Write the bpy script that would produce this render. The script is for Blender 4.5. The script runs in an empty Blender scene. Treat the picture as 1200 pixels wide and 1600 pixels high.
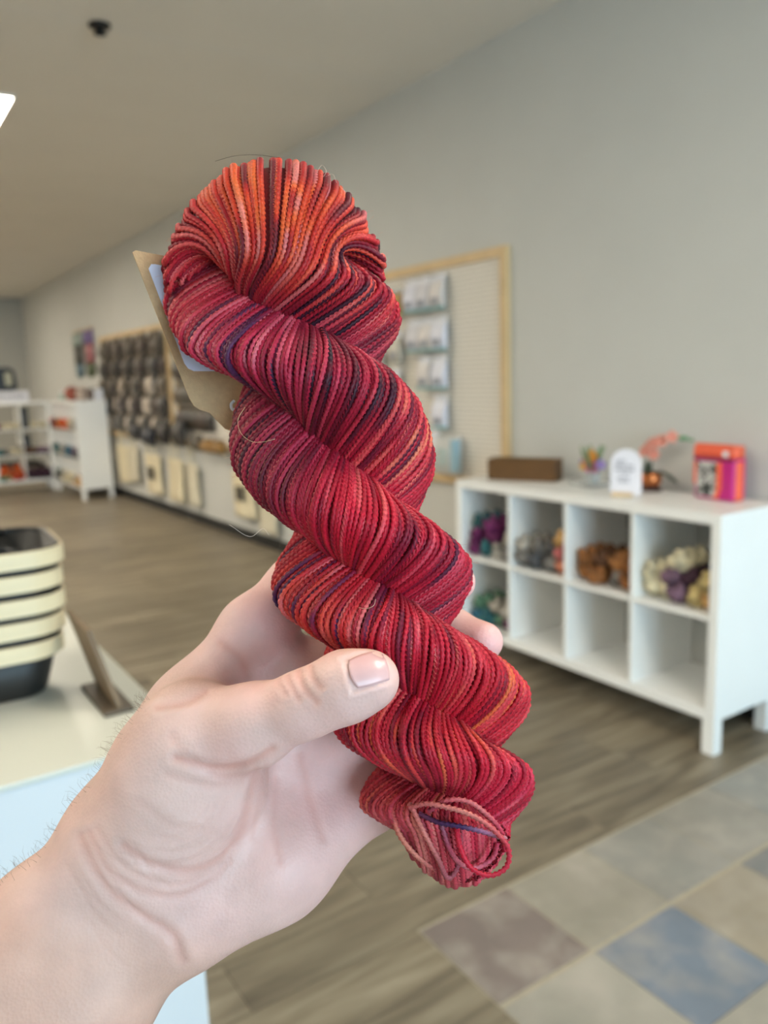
import bpy, math, random
import numpy as np
from mathutils import Matrix, Vector
from mathutils.bvhtree import BVHTree

random.seed(7); RNG = np.random.default_rng(11)
SC = bpy.context.scene
COL = SC.collection

# ------------------------------------------------------------------ camera
F = 1250.0                      # focal length in pixels of the 1200x1600 frame
CAMH = 1.42                     # eye height in metres
def _d(x, y): return np.array([(x - 600) / F, (800 - y) / F, -1.0])
def _n(v): return v / np.linalg.norm(v)
_Y = _n(_d(-245, 619))          # the long wall runs along world +Y
_Z = -_n(_d(880, 8420)); _Z = _n(_Z - _Y * np.dot(_Z, _Y))
CM = np.array([np.cross(_Y, _Z), _Y, _Z])
CO = np.array([0, 0, CAMH])
cam = bpy.data.cameras.new('camera'); camo = bpy.data.objects.new('camera', cam); COL.objects.link(camo)
cam.sensor_fit = 'HORIZONTAL'; cam.sensor_width = 36; cam.lens = 36 * F / 1200
cam.clip_start = .01; cam.clip_end = 100
cam.dof.use_dof = True; cam.dof.focus_distance = .252; cam.dof.aperture_fstop = 14.5
CMAT = Matrix.Translation(CO) @ Matrix(CM.tolist()).to_4x4()
camo.matrix_world = CMAT
SC.camera = camo

# ------------------------------------------------------------------ light
W_SKY = 11.4; L_PANEL = 20.5
world = bpy.data.worlds.new('overcast_sky'); SC.world = world; world.use_nodes = True
bg = world.node_tree.nodes['Background']
bg.inputs[0].default_value = (.58, .83, 1.0, 1); bg.inputs[1].default_value = W_SKY
SC.view_settings.view_transform = 'Standard'; SC.view_settings.look = 'None'
SC.view_settings.exposure = 0.13; SC.view_settings.gamma = 1.0
SC.view_settings.use_curve_mapping = False
SC.cycles.use_denoising = True
SC.cycles.max_bounces = 8; SC.cycles.diffuse_bounces = 5
SC.cycles.sample_clamp_indirect = 6
def portal(loc, rot, sx, sy):
    l = bpy.data.lights.new('window_portal', 'AREA'); l.shape = 'RECTANGLE'; l.size = sx; l.size_y = sy
    l.cycles.is_portal = True
    o = bpy.data.objects.new('window_portal', l); COL.objects.link(o); o.location = loc; o.rotation_euler = rot
WALLX = 2.916; FARY = 16.2; LEFTX = -4.6; BACKY = -6.5; CEIL = 3.074
portal((.15, BACKY - .05, 1.45), (math.radians(90), 0, 0), 5.3, 2.7)   # emits towards +Y

# ------------------------------------------------------------------ colour and materials
def lin(c):
    c = np.asarray(c, float) / 255.0
    return np.where(c <= .04045, c / 12.92, ((c + .055) / 1.055) ** 2.4)
def L4(c): return tuple(lin(c)) + (1.0,)
MATS = {}
def nodes(m):
    m.use_nodes = True
    return m.node_tree.nodes, m.node_tree.links, m.node_tree.nodes['Principled BSDF']
def mat(name, rgb, rough=.5, var=.06, scale=30, bump=0.0, bscale=200, metallic=0, spec=.5, stretch=None, objcolor=False, alpha=1, trans=0, emit=None, estr=0, sheen=0):
    if name in MATS: return MATS[name]
    m = bpy.data.materials.new(name); MATS[name] = m
    N, Lk, P = nodes(m)
    tc = N.new('ShaderNodeTexCoord'); src = tc.outputs['Object']
    if stretch:
        mp = N.new('ShaderNodeMapping'); mp.inputs['Scale'].default_value = stretch
        Lk.new(src, mp.inputs[0]); src = mp.outputs[0]
    nz = N.new('ShaderNodeTexNoise'); nz.inputs['Scale'].default_value = scale; nz.inputs['Detail'].default_value = 4
    Lk.new(src, nz.inputs['Vector'])
    mr = N.new('ShaderNodeMapRange'); mr.inputs[1].default_value = .25; mr.inputs[2].default_value = .75
    mr.inputs[3].default_value = 1 - var; mr.inputs[4].default_value = 1 + var
    Lk.new(nz.outputs[0], mr.inputs[0])
    mx = N.new('ShaderNodeVectorMath'); mx.operation = 'SCALE'
    if objcolor:
        oi = N.new('ShaderNodeObjectInfo'); Lk.new(oi.outputs['Color'], mx.inputs[0])
    else:
        mx.inputs[0].default_value = tuple(lin(rgb))
    Lk.new(mr.outputs[0], mx.inputs['Scale'])
    Lk.new(mx.outputs[0], P.inputs['Base Color'])
    P.inputs['Roughness'].default_value = rough; P.inputs['Metallic'].default_value = metallic
    P.inputs['Specular IOR Level'].default_value = spec
    P.inputs['Transmission Weight'].default_value = trans; P.inputs['Alpha'].default_value = alpha
    if sheen: P.inputs['Sheen Weight'].default_value = sheen
    if emit is not None:
        P.inputs['Emission Color'].default_value = L4(emit); P.inputs['Emission Strength'].default_value = estr
    if bump:
        n2 = N.new('ShaderNodeTexNoise'); n2.inputs['Scale'].default_value = bscale; Lk.new(src, n2.inputs['Vector'])
        bp = N.new('ShaderNodeBump'); bp.inputs['Strength'].default_value = bump; bp.inputs['Distance'].default_value = .002
        Lk.new(n2.outputs[0], bp.inputs['Height']); Lk.new(bp.outputs[0], P.inputs['Normal'])
    return m
M_wall = mat('wall_paint', (198, 198, 194), .75, .02, 3, .15, 400)
M_wallfar = mat('far_wall_paint', (168, 166, 158), .8, .02, 3, .15, 400)
M_ceil = mat('ceiling_paint', (226, 222, 214), .85, .02, 2, .2, 300)
M_white = mat('white_laminate', (240, 240, 238), .38, .012, 6)
M_ctop = mat('counter_laminate', (203, 203, 193), .3, .012, 6)
M_cfront = mat('counter_front_laminate', (203, 206, 210), .4, .012, 6)
M_black = mat('black_rubber', (22, 22, 22), .6, .1, 20)
M_dark = mat('black_plastic', (18, 19, 22), .35, .1, 20)
M_frame = mat('pine_frame', (208, 180, 136), .55, .12, 12, .1, 80, stretch=(6, .6, .6))
M_boxw = mat('walnut_stain', (98, 66, 30), .5, .25, 14, .2, 90, stretch=(.8, 6, 6))
M_signw = mat('brown_wood', (122, 100, 76), .55, .18, 14, .1, 90, stretch=(6, .8, .8))
M_bamboo = mat('bamboo_band', (216, 199, 164), .45, .08, 10, .08, 120, stretch=(1, 1, 8))
M_canvas = mat('canvas_cloth', (216, 204, 174), .9, .06, 30, .3, 500)
M_canvas2 = mat('pale_canvas', (206, 198, 176), .9, .06, 30, .3, 500)
M_pack = mat('packet_print', (255, 255, 255), .35, .3, 22, objcolor=True)
M_plain = mat('tinted_surface', (255, 255, 255), .5, .06, 20, objcolor=True)
M_card = mat('white_card', (226, 226, 232), .6, .03, 40)
M_glass = mat('clear_plastic', (232, 238, 240), .08, .01, 5, alpha=.3)
M_steel = mat('chrome_wire', (150, 150, 150), .3, .05, 20, metallic=1)
M_copper = mat('copper_glaze', (196, 116, 66), .22, .1, 30, metallic=.7)
M_leaf = mat('dark_leaf', (38, 62, 46), .4, .2, 40)
M_ink = mat('grey_ink', (150, 150, 160), .7, .05, 40)
M_inkd = mat('dark_print', (84, 78, 66), .8, .1, 40)
M_led = mat('led_diffuser', (255, 250, 236), .5, .0, 5, emit=(255, 244, 224), estr=L_PANEL)
M_leaff = mat('blossom_petal', (255, 255, 255), .6, .12, 60, objcolor=True)

def yarn_material():                                           # small skeins on the shelves
    m = bpy.data.materials.new('shelf_yarn'); N, Lk, P = nodes(m)
    oi = N.new('ShaderNodeObjectInfo'); tc = N.new('ShaderNodeTexCoord')
    nz = N.new('ShaderNodeTexNoise'); nz.inputs['Scale'].default_value = 22; nz.inputs['Detail'].default_value = 3
    Lk.new(tc.outputs['Object'], nz.inputs['Vector'])
    mr = N.new('ShaderNodeMapRange'); mr.inputs[1].default_value = .3; mr.inputs[2].default_value = .7
    mr.inputs[3].default_value = .55; mr.inputs[4].default_value = 1.35; Lk.new(nz.outputs[0], mr.inputs[0])
    mx = N.new('ShaderNodeVectorMath'); mx.operation = 'SCALE'
    Lk.new(oi.outputs['Color'], mx.inputs[0]); Lk.new(mr.outputs[0], mx.inputs['Scale'])
    Lk.new(mx.outputs[0], P.inputs['Base Color']); P.inputs['Roughness'].default_value = .85
    return m
M_yarn = yarn_material()

def plank_material(name, brick):
    m = bpy.data.materials.new(name); N, Lk, P = nodes(m)
    tc = N.new('ShaderNodeTexCoord'); oi = N.new('ShaderNodeObjectInfo'); geo = N.new('ShaderNodeNewGeometry')
    off = N.new('ShaderNodeVectorMath'); off.operation = 'SCALE'; off.inputs[0].default_value = (7, 31, 3)
    Lk.new(oi.outputs['Random'], off.inputs['Scale'])
    add = N.new('ShaderNodeVectorMath'); add.operation = 'ADD'
    Lk.new(geo.outputs['Position'], add.inputs[0]); Lk.new(off.outputs[0], add.inputs[1])
    mp = N.new('ShaderNodeMapping'); mp.inputs['Scale'].default_value = (1.6, 13, 1); Lk.new(add.outputs[0], mp.inputs[0])
    nz = N.new('ShaderNodeTexNoise'); nz.inputs['Scale'].default_value = 1.6; nz.inputs['Detail'].default_value = 6
    nz.inputs['Distortion'].default_value = .6; Lk.new(mp.outputs[0], nz.inputs['Vector'])
    cr = N.new('ShaderNodeValToRGB'); e = cr.color_ramp.elements
    e[0].position = .3; e[0].color = L4((102, 92, 78)); e[1].position = .72; e[1].color = L4((156, 145, 126))
    k = e.new(.5); k.color = L4((130, 119, 101))
    Lk.new(nz.outputs[0], cr.inputs[0])
    tone = N.new('ShaderNodeMapRange'); tone.inputs[3].default_value = .78; tone.inputs[4].default_value = 1.12
    if brick:
        bt = N.new('ShaderNodeTexBrick'); bt.inputs['Scale'].default_value = 1; bt.inputs['Brick Width'].default_value = 1.22
        bt.inputs['Row Height'].default_value = .18; bt.inputs['Mortar Size'].default_value = .0
        bt.inputs['Color1'].default_value = (0, 0, 0, 1); bt.inputs['Color2'].default_value = (1, 1, 1, 1)
        Lk.new(geo.outputs['Position'], bt.inputs['Vector']); Lk.new(bt.outputs['Color'], tone.inputs[0])
    else:
        Lk.new(oi.outputs['Random'], tone.inputs[0])
    mx = N.new('ShaderNodeVectorMath'); mx.operation = 'SCALE'
    Lk.new(cr.outputs[0], mx.inputs[0]); Lk.new(tone.outputs[0], mx.inputs['Scale'])
    Lk.new(mx.outputs[0], P.inputs['Base Color']); P.inputs['Roughness'].default_value = .42
    bp = N.new('ShaderNodeBump'); bp.inputs['Strength'].default_value = .15; bp.inputs['Distance'].default_value = .002
    Lk.new(nz.outputs[0], bp.inputs['Height']); Lk.new(bp.outputs[0], P.inputs['Normal'])
    return m
M_plank = plank_material('vinyl_plank', False); M_floor = plank_material('vinyl_plank_far', True)

def tile_material():
    m = bpy.data.materials.new('slate_tile'); N, Lk, P = nodes(m)
    oi = N.new('ShaderNodeObjectInfo'); geo = N.new('ShaderNodeNewGeometry')
    n1 = N.new('ShaderNodeTexNoise'); n1.inputs['Scale'].default_value = 9; n1.inputs['Detail'].default_value = 7; n1.inputs['Distortion'].default_value = .3
    Lk.new(geo.outputs['Position'], n1.inputs['Vector'])
    mr = N.new('ShaderNodeMapRange'); mr.inputs[1].default_value = .42; mr.inputs[2].default_value = .85; mr.inputs[4].default_value = .75; Lk.new(n1.outputs[0], mr.inputs[0])
    mix = N.new('ShaderNodeMix'); mix.data_type = 'RGBA'
    Lk.new(mr.outputs[0], mix.inputs[0]); Lk.new(oi.outputs['Color'], mix.inputs[6]); mix.inputs[7].default_value = L4((182, 174, 164))
    n2 = N.new('ShaderNodeTexNoise'); n2.inputs['Scale'].default_value = 4.3; n2.inputs['Detail'].default_value = 4
    Lk.new(geo.outputs['Position'], n2.inputs['Vector'])
    m2 = N.new('ShaderNodeMapRange'); m2.inputs[1].default_value = .3; m2.inputs[2].default_value = .7; m2.inputs[3].default_value = .82; m2.inputs[4].default_value = 1.1
    Lk.new(n2.outputs[0], m2.inputs[0])
    mx = N.new('ShaderNodeVectorMath'); mx.operation = 'SCALE'
    Lk.new(mix.outputs[2], mx.inputs[0]); Lk.new(m2.outputs[0], mx.inputs['Scale'])
    Lk.new(mx.outputs[0], P.inputs['Base Color']); P.inputs['Roughness'].default_value = .5
    bp = N.new('ShaderNodeBump'); bp.inputs['Strength'].default_value = .25; bp.inputs['Distance'].default_value = .003
    Lk.new(n1.outputs[0], bp.inputs['Height']); Lk.new(bp.outputs[0], P.inputs['Normal'])
    return m
M_tile = tile_material()
M_grout = mat('beige_grout', (176, 166, 148), .85, .08, 40, .3, 300)

def peg_material():
    m = bpy.data.materials.new('white_pegboard'); N, Lk, P = nodes(m)
    geo = N.new('ShaderNodeNewGeometry'); sx = N.new('ShaderNodeSeparateXYZ'); Lk.new(geo.outputs['Position'], sx.inputs[0])
    def fr(out):
        a = N.new('ShaderNodeMath'); a.operation = 'MULTIPLY'; a.inputs[1].default_value = 1 / .0254; Lk.new(out, a.inputs[0])
        b = N.new('ShaderNodeMath'); b.operation = 'FRACT'; Lk.new(a.outputs[0], b.inputs[0])
        c = N.new('ShaderNodeMath'); c.operation = 'SUBTRACT'; c.inputs[1].default_value = .5; Lk.new(b.outputs[0], c.inputs[0])
        d = N.new('ShaderNodeMath'); d.operation = 'POWER'; d.inputs[1].default_value = 2; Lk.new(c.outputs[0], d.inputs[0]); return d
    s = N.new('ShaderNodeMath'); s.operation = 'ADD'; Lk.new(fr(sx.outputs['Y']).outputs[0], s.inputs[0]); Lk.new(fr(sx.outputs['Z']).outputs[0], s.inputs[1])
    g = N.new('ShaderNodeMath'); g.operation = 'GREATER_THAN'; g.inputs[1].default_value = .032; Lk.new(s.outputs[0], g.inputs[0])
    mix = N.new('ShaderNodeMix'); mix.data_type = 'RGBA'; Lk.new(g.outputs[0], mix.inputs[0])
    mix.inputs[6].default_value = L4((140, 132, 120)); mix.inputs[7].default_value = L4((220, 214, 204))
    Lk.new(mix.outputs[2], P.inputs['Base Color']); P.inputs['Roughness'].default_value = .55
    return m
M_peg = peg_material()

# ------------------------------------------------------------------ mesh helpers
class G:
    def __init__(self): self.v = []; self.f = []
    def add(self, vs, fs):
        b = len(self.v); self.v += [tuple(map(float, p)) for p in vs]; self.f += [tuple(i + b for i in q) for q in fs]; return self
    def box(self, x0, x1, y0, y1, z0, z1):
        return self.add([(x0, y0, z0), (x1, y0, z0), (x1, y1, z0), (x0, y1, z0), (x0, y0, z1), (x1, y0, z1), (x1, y1, z1), (x0, y1, z1)],
                        [(3, 2, 1, 0), (4, 5, 6, 7), (0, 1, 5, 4), (1, 2, 6, 5), (2, 3, 7, 6), (3, 0, 4, 7)])
    def prism(self, poly, a, b, axis='y'):
        n = len(poly)
        def p(u, w, t): return {'y': (u, t, w), 'x': (t, u, w), 'z': (u, w, t)}[axis]
        vs = [p(u, w, a) for u, w in poly] + [p(u, w, b) for u, w in poly]
        fs = [tuple(range(n)), tuple(range(2 * n - 1, n - 1, -1))] + [(i, n + i, n + (i + 1) % n, (i + 1) % n) for i in range(n)]
        return self.add(vs, fs)
    def lathe(self, prof, n=24, c=(0, 0, 0)):
        vs = []; fs = []
        for r, z in prof:
            for k in range(n):
                a = 2 * math.pi * k / n; vs.append((c[0] + r * math.cos(a), c[1] + r * math.sin(a), c[2] + z))
        for i in range(len(prof) - 1):
            for k in range(n):
                k2 = (k + 1) % n; fs.append((i * n + k, i * n + k2, (i + 1) * n + k2, (i + 1) * n + k))
        fs.append(tuple(range(n))[::-1]); m = (len(prof) - 1) * n; fs.append(tuple(range(m, m + n)))
        return self.add(vs, fs)
    def tube(self, pts, r, n=6, closed=False):
        pts = [np.array(p, float) for p in pts]; m = len(pts); vs = []; fs = []
        ref = np.array([0.31, 0.17, .93])
        for i, p in enumerate(pts):
            a = pts[(i - 1) % m] if closed or i > 0 else pts[i]; b = pts[(i + 1) % m] if closed or i < m - 1 else pts[i]
            t = _n(b - a); u = _n(np.cross(t, ref)); w = np.cross(t, u)
            rr = r[i] if hasattr(r, '__len__') else r
            for k in range(n):
                an = 2 * math.pi * k / n; vs.append(p + rr * (u * math.cos(an) + w * math.sin(an)))
        for i in range(m if closed else m - 1):
            j = (i + 1) % m
            for k in range(n): k2 = (k + 1) % n; fs.append((i * n + k, i * n + k2, j * n + k2, j * n + k))
        if not closed: fs.append(tuple(range(n))[::-1]); fs.append(tuple(range((m - 1) * n, m * n)))
        return self.add(vs, fs)
    def ball(self, c, rx, ry=None, rz=None, n=10, m=7):
        ry = ry or rx; rz = rz or rx; vs = []; fs = []
        for i in range(m + 1):
            t = math.pi * i / m
            for k in range(n):
                a = 2 * math.pi * k / n
                s = max(math.sin(t), .02)
                vs.append((c[0] + rx * s * math.cos(a), c[1] + ry * s * math.sin(a), c[2] + rz * math.cos(t)))
        for i in range(m):
            for k in range(n): k2 = (k + 1) % n; fs.append((i * n + k, (i + 1) * n + k, (i + 1) * n + k2, i * n + k2))
        fs.append(tuple(range(n))); fs.append(tuple(range(m * n, m * n + n))[::-1])
        return self.add(vs, fs)
    def mesh(self, name, smooth=False):
        me = bpy.data.meshes.new(name); me.from_pydata(self.v, [], self.f); me.update()
        if smooth: me.polygons.foreach_set('use_smooth', [True] * len(me.polygons))
        return me
def link(name, me, m, parent=None, loc=None, rot=None, color=None, kind=None):
    o = bpy.data.objects.new(name, me); COL.objects.link(o)
    if m is not None and not me.materials: me.materials.append(m)
    if parent is not None: o.parent = parent
    if loc is not None: o.location = loc
    if rot is not None: o.rotation_euler = rot
    if color is not None: o.color = tuple(lin(color)) + (1,)
    if kind: o['kind'] = kind
    return o
def part(name, g, m, parent, smooth=False, bevel=0, **k):
    o = link(name, g.mesh(name, smooth), m, parent, **k)
    if bevel:
        b = o.modifiers.new('bevel', 'BEVEL'); b.width = bevel; b.segments = 2; b.limit_method = 'ANGLE'
    return o
def tag(o, label, cat, group=None):
    o['label'] = label; o['category'] = cat
    if group: o['group'] = group
    return o
def thing(name, label, cat, loc=(0, 0, 0), rz=0, group=None):
    o = bpy.data.objects.new(name, None); COL.objects.link(o); o.location = loc; o.rotation_euler = (0, 0, rz)
    o.empty_display_size = .05
    return tag(o, label, cat, group)
def struct(name, g, m, **k):
    o = part(name, g, m, None, **k); o['kind'] = 'structure'; return o
def sm(a, b, x):
    t = np.clip((np.asarray(x, float) - a) / (b - a), 0, 1); return t * t * (3 - 2 * t)
ORD = ['first', 'second', 'third', 'fourth', 'fifth', 'sixth', 'seventh', 'eighth', 'ninth', 'tenth', 'eleventh', 'twelfth', 'thirteenth', 'fourteenth', 'fifteenth', 'sixteenth']

# ------------------------------------------------------------------ the room
floor = struct('floor', G().box(LEFTX, WALLX, BACKY, FARY, -.06, -.004), M_floor)
wr = struct('wall_right', G().box(WALLX, WALLX + .12, BACKY - .12, FARY + .12, -.06, CEIL + .1), M_wall)
struct('wall_far', G().box(LEFTX - .12, WALLX, FARY, FARY + .12, -.06, CEIL + .1), M_wallfar)
struct('wall_left', G().box(LEFTX - .12, LEFTX, BACKY - .12, FARY, -.06, CEIL + .1), M_wall)
wb = G().box(LEFTX, WALLX, BACKY - .12, BACKY, -.06, .1).box(LEFTX, WALLX, BACKY - .12, BACKY, 2.8, CEIL + .1)
wb.box(LEFTX, -2.5, BACKY - .12, BACKY, .1, 2.8).box(2.8, WALLX, BACKY - .12, BACKY, .1, 2.8)
struct('wall_back', wb, M_wall)
win = struct('window_1', G().box(-2.5, 2.8, BACKY - .1, BACKY - .02, .1, .16).box(-2.5, 2.8, BACKY - .1, BACKY - .02, 2.74, 2.8), M_dark)
for x in (-2.5, -.75, 1.0, 2.74):
    part('window_frame', G().box(x, x + .06, BACKY - .1, BACKY - .02, .16, 2.74), M_dark, win)
ceil = struct('ceiling', G().box(LEFTX, WALLX, BACKY, FARY, CEIL, CEIL + .1), M_ceil)
for k, y in enumerate((4.05, 7.7, 11.4)):
    part('panel_joint', G().box(LEFTX, WALLX, y, y + .012, CEIL - .0012, CEIL + .001), M_ceil, ceil)
part('panel_joint', G().box(1.12, 1.132, BACKY, 4.05, CEIL - .0012, CEIL + .001), M_ceil, ceil)
struct('baseboard_right', G().box(WALLX - .008, WALLX, BACKY, FARY, 0, .10), M_black)
struct('baseboard_far', G().box(LEFTX, WALLX - .008, FARY - .008, FARY, 0, .10), M_black)

# planks (long side along X) and slate tiles, each a piece of the floor
PW, PL = .18, 1.22
plank_me = G().box(0, PL - .002, 0, PW - .0025, -.004, 0).mesh('plank'); plank_me.materials.append(M_plank)
TX0, TY1 = 1.075, 1.525
def plank(x0, x1, y0):
    o = link('plank', plank_me, M_plank, floor, (x0, y0, 0)); o.scale = ((x1 - x0) / PL, 1, 1)
rows = int((7.6 - (TY1 - 9 * PW)) / PW)
for r in range(rows):
    y = TY1 + .012 - 9 * PW + r * PW
    end = TX0 if y < TY1 else WALLX - .008
    x = -1.3 - random.random() * PL
    while x < end - .02:
        x1 = min(x + PL, end)
        if x1 > -.6: plank(x, x1, y)
        x = x1
part('tile_bed', G().box(TX0, WALLX - .008, -1.2, TY1 + .012, -.004, -.0015), M_grout, floor)
TS = .305
tile_me = G().box(0, TS - .006, 0, TS - .004, -.0015, .001).mesh('tile'); tile_me.materials.append(M_tile)
tcol = {(0, 0): (128, 116, 112), (1, 0): (156, 150, 138), (2, 0): (146, 144, 138), (3, 0): (148, 144, 136), (4, 0): (142, 142, 138), (5, 0): (150, 146, 138),
        (0, 1): (160, 156, 146), (1, 1): (118, 128, 143), (2, 1): (158, 148, 132), (3, 1): (128, 128, 128), (1, 2): (158, 154, 144), (2, 2): (150, 146, 136)}
for r in range(7):
    for c in range(7):
        x = TX0 + .003 + c * TS; y = TY1 + .004 - (r + 1) * TS - (.012 if r else 0)
        if x + TS > WALLX: w = (WALLX - .01 - x) / TS
        else: w = 1
        if w < .1: continue
        o = link('tile', tile_me, M_tile, floor, (x, y, 0), color=tcol.get((c, r), random.choice([(150, 146, 138), (132, 126, 122), (124, 132, 144), (158, 152, 138)])))
        o.scale = (w, 1, 1)

# ceiling light panels and the sprinkler plate
for k, (x, y, lab) in enumerate([(.95, -.9, 'unseen flat light panel added in the ceiling over the slate tiles'), (.42, 5.2, 'glowing flat light panel in the ceiling at the left edge of the photo'),  # first panel added out of view to brighten the right wall and low shelf
                                 (.42, 9.2, 'glowing flat light panel in the ceiling halfway to the far wall'),
                                 (.42, 13.2, 'glowing flat light panel in the ceiling nearest the far wall'),
                                 ] + [(x, y, f'unseen light panel in the ceiling, {c} column from the right, {d}') for x, c in ((-1.5, 'second'), (-3.4, 'third')) for y, d in ((1.2, 'nearest row'), (5.2, 'second row'), (9.2, 'third row'), (13.2, 'farthest row'))]):  # second column and nearest row added out of view as fill light
    t = thing('ceiling_light', lab, 'light', (x, y, CEIL - .012), 0, 'light panels in the ceiling')
    g = G().box(0, .6, 0, .012, 0, .012).box(0, .6, 1.188, 1.2, 0, .012).box(0, .012, .012, 1.188, 0, .012).box(.588, .6, .012, 1.188, 0, .012)
    part('frame', g, M_white, t)
    part('diffuser', G().box(.012, .588, .012, 1.188, .003, .008), M_led, t)
t = thing('sprinkler_head', 'small dark round fitting on the grey ceiling', 'sprinkler', (1.189, 4.043, CEIL))
part('escutcheon', G().lathe([(.05, 0), (.05, -.012), (.03, -.02)], 20), M_dark, t, True)
part('nozzle', G().lathe([(.018, -.018), (.018, -.035), (.03, -.038), (.03, -.042), (.004, -.05)], 14), M_dark, t, True)

# ------------------------------------------------------------------ cube shelving
def shelving(label, loc, rz, cols, rws, leg=.132):
    fr, th, dv, dep = .038, .016, .016, .39
    cw = .339; ch = .34
    w = 2 * fr + cols * cw + (cols - 1) * dv; h = 2 * fr + rws * ch + (rws - 1) * th
    t = thing('cube_shelf', label, 'shelf', loc, rz, 'white cube shelves')
    part('top_panel', G().box(0, w, 0, dep, leg + h - fr, leg + h), M_white, t, bevel=.0015)
    part('bottom_panel', G().box(0, w, 0, dep, leg, leg + fr), M_white, t, bevel=.0015)
    for x in (0, w - fr): part('side_panel', G().box(x, x + fr, 0, dep, leg + fr, leg + h - fr), M_white, t, bevel=.0015)
    for c in range(1, cols):
        x = fr + c * cw + (c - 1) * dv
        part('divider', G().box(x, x + dv, .002, dep - .002, leg + fr, leg + h - fr), M_white, t)
    for r in range(1, rws):
        z = leg + fr + r * ch + (r - 1) * th
        for c in range(cols):
            x = fr + c * (cw + dv)
            part('shelf_board', G().box(x, x + cw, .002, dep - .002, z, z + th), M_white, t)
    for x in (0, w - .05):
        for y in (0, dep - .05):
            part('leg', G().box(x, x + .05, y, y + .05, 0, leg), M_white, t, bevel=.002)
    t['w'] = w
    cell = lambda c, r: (fr + c * (cw + dv), leg + fr + r * (ch + th))     # left x, floor z ; r from the bottom
    return t, cell
main_shelf, mcell = shelving('low white cube shelf on legs along the right wall, eight cubes', (2.506, 3.126, 0), -math.pi / 2, 4, 2)
far_a, acell = shelving('tall white cube shelf facing the room below the black machine', (.917, 12.13, 0), 0, 4, 3)
far_b, bcell = shelving('tall white cube shelf with its blank side panel towards the room', (2.395, 12.06, 0), -math.pi / 2, 4, 3)

def mini_skein():
    g = G(); n, m = 16, 26; Ln = .2
    for ply in (0, 1):
        vs = []; fs = []
        for i in range(m + 1):
            s = i / m; a = 2 * math.pi * 1.6 * s + math.pi * ply
            end = math.sqrt(max(0, 1 - (2 * s - 1) ** 6)); R = .019 * (.35 + .65 * end); r = .027 * (.25 + .75 * end)
            cx, cz = R * math.cos(a), R * math.sin(a)
            for k in range(n):
                b = 2 * math.pi * k / n - a * .7
                rr = r * (1 + .06 * (k % 2))
                vs.append((cx + rr * math.cos(b), (s - .5) * Ln, cz + rr * math.sin(b)))
        for i in range(m):
            for k in range(n): k2 = (k + 1) % n; fs.append((i * n + k, i * n + k2, (i + 1) * n + k2, (i + 1) * n + k))
        fs.append(tuple(range(n))[::-1]); fs.append(tuple(range(m * n, m * n + n)))
        g.add(vs, fs)
    me = g.mesh('shelf_skein', True); me.materials.append(M_yarn); return me
skein_me = mini_skein()
def fill(shelf, cell, c, r, layers, where, grp, y0=.12, dz=.061):
    x0, z0 = cell(c, r); mw = shelf.matrix_basis if False else Matrix.Translation(shelf.location) @ Matrix.Rotation(shelf.rotation_euler[2], 4, 'Z')
    for li, lay in enumerate(layers):
        n = len([q for q in lay if q])
        k = 0
        for i, q in enumerate(lay):
            if not q: continue
            k += 1
            nm, col = q
            x = x0 + .339 * (i + .5) / len(lay) + random.uniform(-.006, .006)
            x = min(max(x, x0 + .048), x0 + .291)
            p = mw @ Vector((x, y0 + random.uniform(-.015, .03), z0 + .046 + li * dz))
            o = link('yarn_skein', skein_me, M_yarn, None, p, (random.uniform(-.06, .06), random.uniform(0, 6.28), shelf.rotation_euler[2] + random.uniform(-.12, .12)), col)
            lay_n = ['bottom', 'second', 'third'][li]
            tag(o, f'{nm} yarn skein, {ORD[k-1]} from left, {lay_n} layer, {where}', 'yarn', grp)
TE = ('teal', (48, 104, 110)); PU = ('purple', (108, 34, 88)); GR = ('grey', (120, 116, 112)); DG = ('dark grey', (84, 86, 90)); LG = ('pale grey', (168, 162, 152))
PK = ('pink', (190, 104, 104)); SA = ('salmon', (206, 132, 104)); YE = ('tan', (200, 158, 100)); BR = ('brown', (140, 88, 42)); OB = ('ochre', (156, 104, 56)); DB = ('dark brown', (92, 58, 34))
CR = ('cream', (214, 204, 172)); MV = ('mauve', (116, 88, 108)); YC = ('yellow cream', (194, 174, 120)); DP = ('plum', (62, 34, 52)); BL = ('blue', (40, 96, 122)); GN = ('green', (88, 128, 104)); OG = ('orange', (196, 84, 26)); RD = ('red', (204, 70, 44))
fill(main_shelf, mcell, 0, 1, [[PU, TE, LG, GR], [PU, PU, LG], [TE, PU, None]], 'first upper cube of low shelf', 'skeins in the low white shelf')
fill(main_shelf, mcell, 1, 1, [[GR, DG, GR, SA], [LG, GR, DG, PK], [None, None, YE]], 'second upper cube of low shelf', 'skeins in the low white shelf')
fill(main_shelf, mcell, 2, 1, [[OB, BR, GR, BR], [BR, DB, OB, BR]], 'third upper cube of low shelf', 'skeins in the low white shelf')
fill(main_shelf, mcell, 3, 1, [[CR, CR, MV, YC, YE], [CR, MV, DP, YC], [None, CR, None]], 'fourth upper cube of low shelf', 'skeins in the low white shelf')
fill(main_shelf, mcell, 0, 0, [[BL, TE, GN, PU], [GN, LG, LG]], 'first lower cube of low shelf', 'skeins in the low white shelf')
wa, wbn = 'far shelf', 'corner shelf'
ga, gb = 'skeins in the far shelf', 'skeins in the corner shelf'
def fillf(sh, cell, c, r, layers, cn, rn, w, g): fill(sh, cell, c, r, layers, f'{rn} row {cn} cube, {w}', g, .06)
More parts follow.
